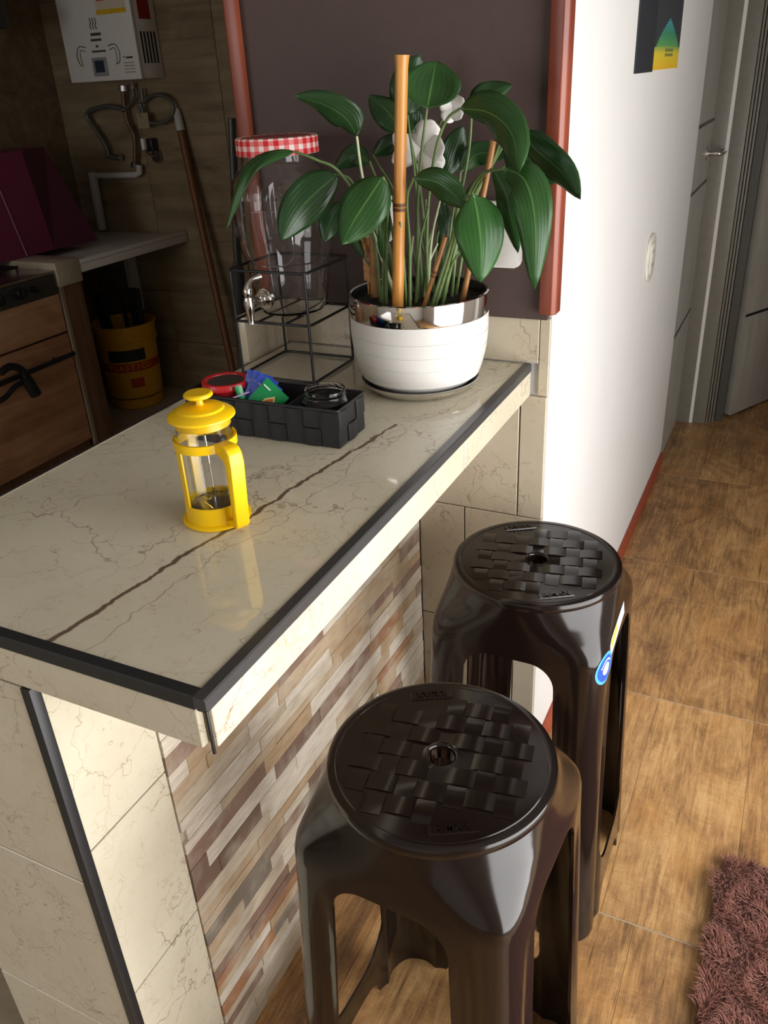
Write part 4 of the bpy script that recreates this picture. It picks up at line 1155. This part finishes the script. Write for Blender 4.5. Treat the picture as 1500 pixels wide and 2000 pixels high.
tag(box('back_counter', -3.195, -2.985, .6, 2.235, .776, .905, M['marble_pillar'], bev=.003), 'beige tiled strip of counter behind the cooktop', 'counter')
LG = thing('laundry_ledge', 'off-white slab ledge with raised rim above the yellow bucket', 'ledge', (-2.85, 2.78, .83))
cadd(box('slab', -3.195, -2.49, 2.385, 3.165, .835, .872, M['white_app'], bev=.004), LG)
cadd(box('front_rim', -2.52, -2.486, 2.385, 3.165, .8725, .892, M['white_app'], bev=.004), LG)
cadd(box('bracket', -2.9, -2.87, 3.10, 3.165, .45, .834, M['pipe_white']), LG)
# purple case standing on the back counter
PU = thing('purple_case', 'dark purple upright case with a pale seam on the kitchen counter', 'case', (-2.85, 2.3, .906))
def pverts():
    lo = [(-2.75, 1.55), (-2.75, 2.50), (-2.70, 2.74), (-3.02, 2.74), (-3.02, 1.55)]
    hi = [(-2.75, 1.62), (-2.75, 2.44), (-2.78, 2.60), (-2.98, 2.60), (-2.98, 1.62)]
    return [(x, y, .907) for x, y in lo] + [(x, y, 1.345 - (.02 if y < 2 else 0)) for x, y in hi]
pv = pverts()
shell = mesh_obj('shell', pv, [(0, 1, 6, 5), (2, 3, 8, 7), (3, 4, 9, 8), (4, 0, 5, 9), (5, 6, 7, 8, 9), (4, 3, 2, 1, 0)], M['purple']); cadd(shell, PU)
fl_ = mesh_obj('shaded_side', [pv[1], pv[2], pv[7], pv[6]], [(0, 1, 2, 3)], M['purple_shaded']); cadd(fl_, PU)  # side face of the case, its shade put into the colour
cadd(tube('seam', [(-2.748, 2.24, 1.338), (-2.748, 2.33, .909)], .0022, plain('seam_pale', hexc(170, 140, 150), .5), None, 6), PU)
cadd(tube('stud', [(-2.752, 2.18, 1.28), (-2.742, 2.18, 1.28)], .009, M['chrome'], None, 12), PU)
# yellow paint bucket under the ledge
BK = thing('paint_bucket', 'yellow paint bucket with red print under the ledge', 'bucket', (-2.80, 2.90, 0))
lathe('pail', [(0, 0), (.138, 0), (.142, .004), (.150, .10), (.158, .36), (.168, .362), (.168, .372), (.162, .374), (.166, .445), (.174, .447), (.174, .456), (.164, .458), (.160, .44), (.150, .30), (.136, .01), (0, .008)], M['bucket'], BK, 64)
def arc_patch(name, a0, a1, z0, z1, mat, off, parent, n=20):
    vs, fs = [], []
    for i in range(n + 1):
        a = a0 + (a1 - a0) * i / n
        for z in (z0, z1):
            r = (.142 + (z - .004) * .0833 if z < .1 else .150 + (z - .1) * .0308) + off; vs.append((r * math.cos(a), r * math.sin(a), z))
    for i in range(n): fs.append((2 * i, 2 * i + 2, 2 * i + 3, 2 * i + 1))
    return mesh_obj(name, vs, fs, mat, parent, True)
ca_ = math.atan2(CAM.y - 2.9, CAM.x + 2.8)
lbp = arc_patch('label_band', ca_ - 1.3, ca_ + 1.3, .215, .262, M['bucket_print'], .0012, BK)
arc_patch('dark_print', ca_ - .75, ca_ + .55, .272, .335, M['black_matte'], .0012, BK)
arc_patch('lower_line', ca_ - 1.2, ca_ + 1.2, .055, .066, plain('bucket_olive', hexc(120, 90, 30), .5), .0012, BK)
arc_patch('oval_mark', ca_ - .12, ca_ + .35, .125, .178, M['bucket_print'], .0012, BK)
for k, ch in enumerate('PLASTICO'):
    a = ca_ - .72 + k * .19; r = .150 + .1385 * .0308 + .002
    c = Vector((r * math.cos(a), r * math.sin(a), .2385))
    text_obj('letter', ch, .042, .0005, M['bucket'], lbp, frame_matrix(c, (-math.sin(a), math.cos(a), 0), (0, 0, 1)))
for lab, (dx, dy, h_, r, tx) in {'black tool handle in the bucket, left one': (-.06, -.02, .60, .035, -.10), 'short thin tool in the middle of the bucket': (.0, .03, .58, .012, 0.0), 'black tool handle in the bucket, right one': (.065, .02, .62, .036, .06)}.items():
    q = thing('tool_handle', lab, 'tool', (-2.80 + dx, 2.90 + dy, .012), 0, 'tools in the bucket'); q.rotation_euler = (0, tx, 0)
    prism('grip', rrect(r, r * .35, r * .3), 'z', .30, h_, M['black_matte'], q, bev=.006)
    tube('shaft', [(0, 0, 0), (0, 0, .31)], r * .3, M['black_matte'], q, 10)
# gas water heater
HX0, HX1, HY, HZ = -2.915, -2.476, 3.0, 1.602
WH = thing('water_heater', 'white gas water heater mounted on the kitchen back wall', 'water heater', ((HX0 + HX1) / 2, 3.09, HZ))
cadd(box('casing', HX0 + .004, HX1 - .001, HY + .012, 3.168, HZ, 2.32, M['white_app'], bev=.006), WH)
cadd(box('front_panel', HX0, HX1 + .002, HY - .008, HY + .012, HZ - .002, 2.32, M['white_app'], bev=.006), WH)
for k in range(5):
    yy = HY + .040 + k * .024
    cadd(box('vent_slot', HX1 - .001, HX1 + .0012, yy - .0055, yy + .0055, 1.665, 1.795, M['black'], bev=.0005), WH)
cadd(box('red_sticker', HX1 - .001, HX1 + .0015, HY + .045, HY + .125, 1.845, 2.02, plain('red_sticker', hexc(150, 26, 24), .5)), WH)
FYH = HY - .008
st_ = cadd(box('sticker', -2.675, -2.50, FYH - .0014, FYH, 1.87, 2.02, plain('sticker_offwhite', hexc(216, 200, 180), .5)), WH)
cadd(box('yellow_stripe', -2.675, -2.50, FYH - .0022, FYH - .0014, 1.872, 1.890, plain('heater_yellow', hexc(216, 176, 20), .5)), WH)
cadd(box('sticker_mark', -2.66, -2.60, FYH - .0022, FYH - .0014, 1.925, 1.96, plain('heater_red', hexc(190, 60, 40), .5)), WH)
cadd(box('display_frame', -2.755, -2.665, FYH - .004, FYH, 1.622, 1.700, plain('display_frame', hexc(150, 148, 160), .4), bev=.003), WH)
cadd(box('display', -2.738, -2.682, FYH - .0055, FYH - .004, 1.638, 1.688, plain('display_dark', hexc(44, 52, 70), .2)), WH)
INK = plain('heater_ink', hexc(70, 66, 60), .6)
for k in range(3):
    x = -2.725 + k * .016
    cadd(tube('flame_mark', catmull([(x, FYH - .001, 1.862), (x + .004, FYH - .001, 1.846), (x - .003, FYH - .001, 1.830), (x + .003, FYH - .001, 1.816)], 4), .0022, INK, None, 5), WH)
for (x0, x1, z0, z1) in [(-2.735, -2.672, 1.790, 1.802), (-2.74, -2.675, 1.768, 1.778), (-2.715, -2.70, 1.742, 1.752), (-2.745, -2.66, 1.722, 1.730), (-2.56, -2.553, 1.692, 1.699), (-2.545, -2.505, 1.688, 1.696)]:
    cadd(box('print_mark', x0, x1, FYH - .001, FYH, z0, z1, INK), WH)
for k in range(4): cadd(box('small_print', -2.565, -2.50, FYH - .001, FYH, 1.63 + k * .013, 1.634 + k * .013, plain('heater_ink_pale', hexc(150, 144, 136), .6)), WH)
for s_ in (-1, 1):
    cx = -2.71 + s_ * .105
    cadd(tube('dial_mark', catmull([(cx - .035 * s_, FYH - .001, 1.745), (cx + .005 * s_, FYH - .001, 1.750), (cx + .026 * s_, FYH - .001, 1.720), (cx + .020 * s_, FYH - .001, 1.680), (cx - .002, FYH - .001, 1.668)], 5), .0020, INK, None, 5), WH)
    cadd(tube('dial_mark', catmull([(cx - .030 * s_, FYH - .001, 1.728), (cx, FYH - .001, 1.735), (cx + .006 * s_, FYH - .001, 1.700), (cx, FYH - .001, 1.672)], 5), .0016, INK, None, 5), WH)
# plumbing below the heater
def wpt(px, py, y=3.13): return at(px, py, y=y)
def pipe(name, label, cat, pts, r, mat, n=6, ends=None):
    t_ = thing(name, label, cat, wpt(*pts[-1]), 0)
    c = catmull([wpt(*p) for p in pts], n); o = tube('hose', c, r, mat, None, 10); cadd(o, t_)
    for q in (0, -1):
        d = (c[1] - c[0]) if q == 0 else (c[-1] - c[-2]); d.normalize()
        a = c[q] - d * .012; b = c[q] + d * .012
        cadd(tube('coupling', [a, b], r * 1.6, M['steel'] if ends is None else ends, None, 6), t_)
    return t_
pipe('braided_hose', 'braided hose bending left below the water heater', 'hose', [(243, 213), (205, 208), (170, 222), (188, 255), (207, 285), (214, 305), (232, 308)], .011, M['hose'])
pipe('copper_pipe', 'brown supply pipe running down beside the heater valve', 'pipe', [(240, 172), (243, 205), (250, 240), (262, 265), (264, 300), (263, 322)], .012, M['copper'])
pipe('braided_hose', 'thin hose joining the heater and the supply pipe', 'hose', [(258, 168), (261, 190), (252, 206), (243, 212)], .008, M['hose'])
gl = thing('gas_hose', 'coiled dark gas hose hanging under the water heater', 'hose', wpt(282, 242))
cl_ = [wpt(276, 172), wpt(279, 195)] + [wpt(308 + 32 * math.cos(R(a)), 213 - 28 * math.sin(R(a))) + Vector((0, -.012 * k / 12, 0)) for k, a in enumerate(range(150, -215, -22))] + [wpt(285, 238)]
cadd(tube('coil', catmull(cl_, 4), .009, M['hose'], None, 10), gl)
cadd(box('hose_tag', *(lambda c: (c.x - .035, c.x + .035, c.y - .022, c.y - .019, c.z - .035, c.z + .035))(wpt(285, 235)), plain('tag_cream', hexc(150, 140, 110), .6)), gl)
vl = thing('shutoff_valve', 'black shut-off valve with white plug on the kitchen wall', 'valve', wpt(290, 285, 3.165))
c = wpt(296, 283, 3.14)
cadd(box('valve_body', c.x - .02, c.x + .02, 3.12, 3.168, c.z - .03, c.z + .03, M['black'], bev=.004), vl)
c = wpt(283, 281, 3.12)
cadd(box('white_plug', c.x - .009, c.x + .009, 3.10, 3.13, c.z - .026, c.z + .026, plain('plug_white', (.85, .84, .8), .3), bev=.003), vl)
cadd(tube('wall_rose', [(c.x + .03, 3.168, c.z - .062), (c.x + .03, 3.15, c.z - .062)], [.035, .028], M['steel'], None, 20), vl)
cadd(tube('valve_stem', [(c.x, 3.115, c.z - .026), (c.x + .006, 3.13, c.z - .05), (c.x + .03, 3.152, c.z - .062)], .006, M['copper'], None, 8), vl)
pv_ = thing('drain_pipe', 'white plastic pipe elbow running down to the ledge', 'pipe', wpt(202, 462, 3.14))
cadd(tube('run', [wpt(272, 322), wpt(273, 337), wpt(266, 341), wpt(190, 343), wpt(180, 343)], .016, M['pipe_white'], None, 12), pv_)
cadd(tube('drop', [wpt(180, 336), wpt(184, 360), wpt(200, 448)], .024, M['pipe_white'], None, 14), pv_)
# broom pole leaning on the back wall
bt = at(344, 212, y=3.150); bb_ = at(455, 725, y=3.02); dd = (bb_ - bt).normalized(); bf = bt + dd * ((bt.z - .03) / -dd.z)
BR = thing('broom_pole', 'long brown wooden pole with white tip leaning on the kitchen wall', 'pole', bf)
cadd(tube('pole', [bt + dd * .09, bf], .019, plain('pole_brown', hexc(112, 66, 34), .5), None, 14), BR)
cadd(tube('tip', [bt, bt + dd * .012, bt + dd * .10], [.014, .019, .022], M['pipe_white'], None, 14), BR)
# black pole standing in the kitchen behind the dispenser
kt = at(453, 231, y=1.16); kb = at(472, 720, y=1.16); kd = (kb - kt).normalized(); kf = kt + kd * ((kt.z - .01) / -kd.z)
KP = thing('black_pole', 'slim black pole leaning behind the drink dispenser', 'pole', kf)
cadd(tube('shaft', [kt, kt.lerp(kf, .35), kf], [.0085, .010, .012], M['black'], None, 12), KP)
q1 = kt.lerp(kf, .20)
cadd(tube('sleeve', [q1, q1 + kd * .02, q1 + kd * .14, q1 + kd * .15], [.009, .0145, .0145, .010], M['black_matte'], None, 14), KP)
# cable lock hanging on the oven handle
LK = thing('cable_lock', 'black cable lock looped over the cabinet handle', 'lock', (FX + .05, 1.95, .44))
cadd(tube('cable', catmull([at(0, 728, x=FX + .06), at(20, 716, x=FX + .065), at(42, 722, x=FX + .065), at(52, 742, x=FX + .062)], 6), .016, M['black'], None, 12), LK)
cadd(tube('lock_body', [at(50, 738, x=FX + .065), at(70, 770, x=FX + .065)], [.024, .026], M['black'], None, 14), LK)
cadd(tube('cable', catmull([at(48, 745, x=FX + .06), at(30, 755, x=FX + .06), at(12, 775, x=FX + .055), at(-8, 788, x=FX + .055)], 6), .011, M['black'], None, 10), LK)
# range hood at the upper left
hc = at(19, 56, x=-2.80)
HD = thing('range_hood', 'black range hood edge at the upper left corner', 'range hood', (-3.0, hc.y - .3, hc.z))
cadd(box('hood_body', -3.195, -2.80, hc.y - .6, hc.y, hc.z, hc.z + .11, M['black'], bev=.004), HD)
cadd(box('hood_chimney', -3.195, -2.98, hc.y - .42, hc.y - .18, hc.z + .11, CEIL - .002, M['black']), HD)
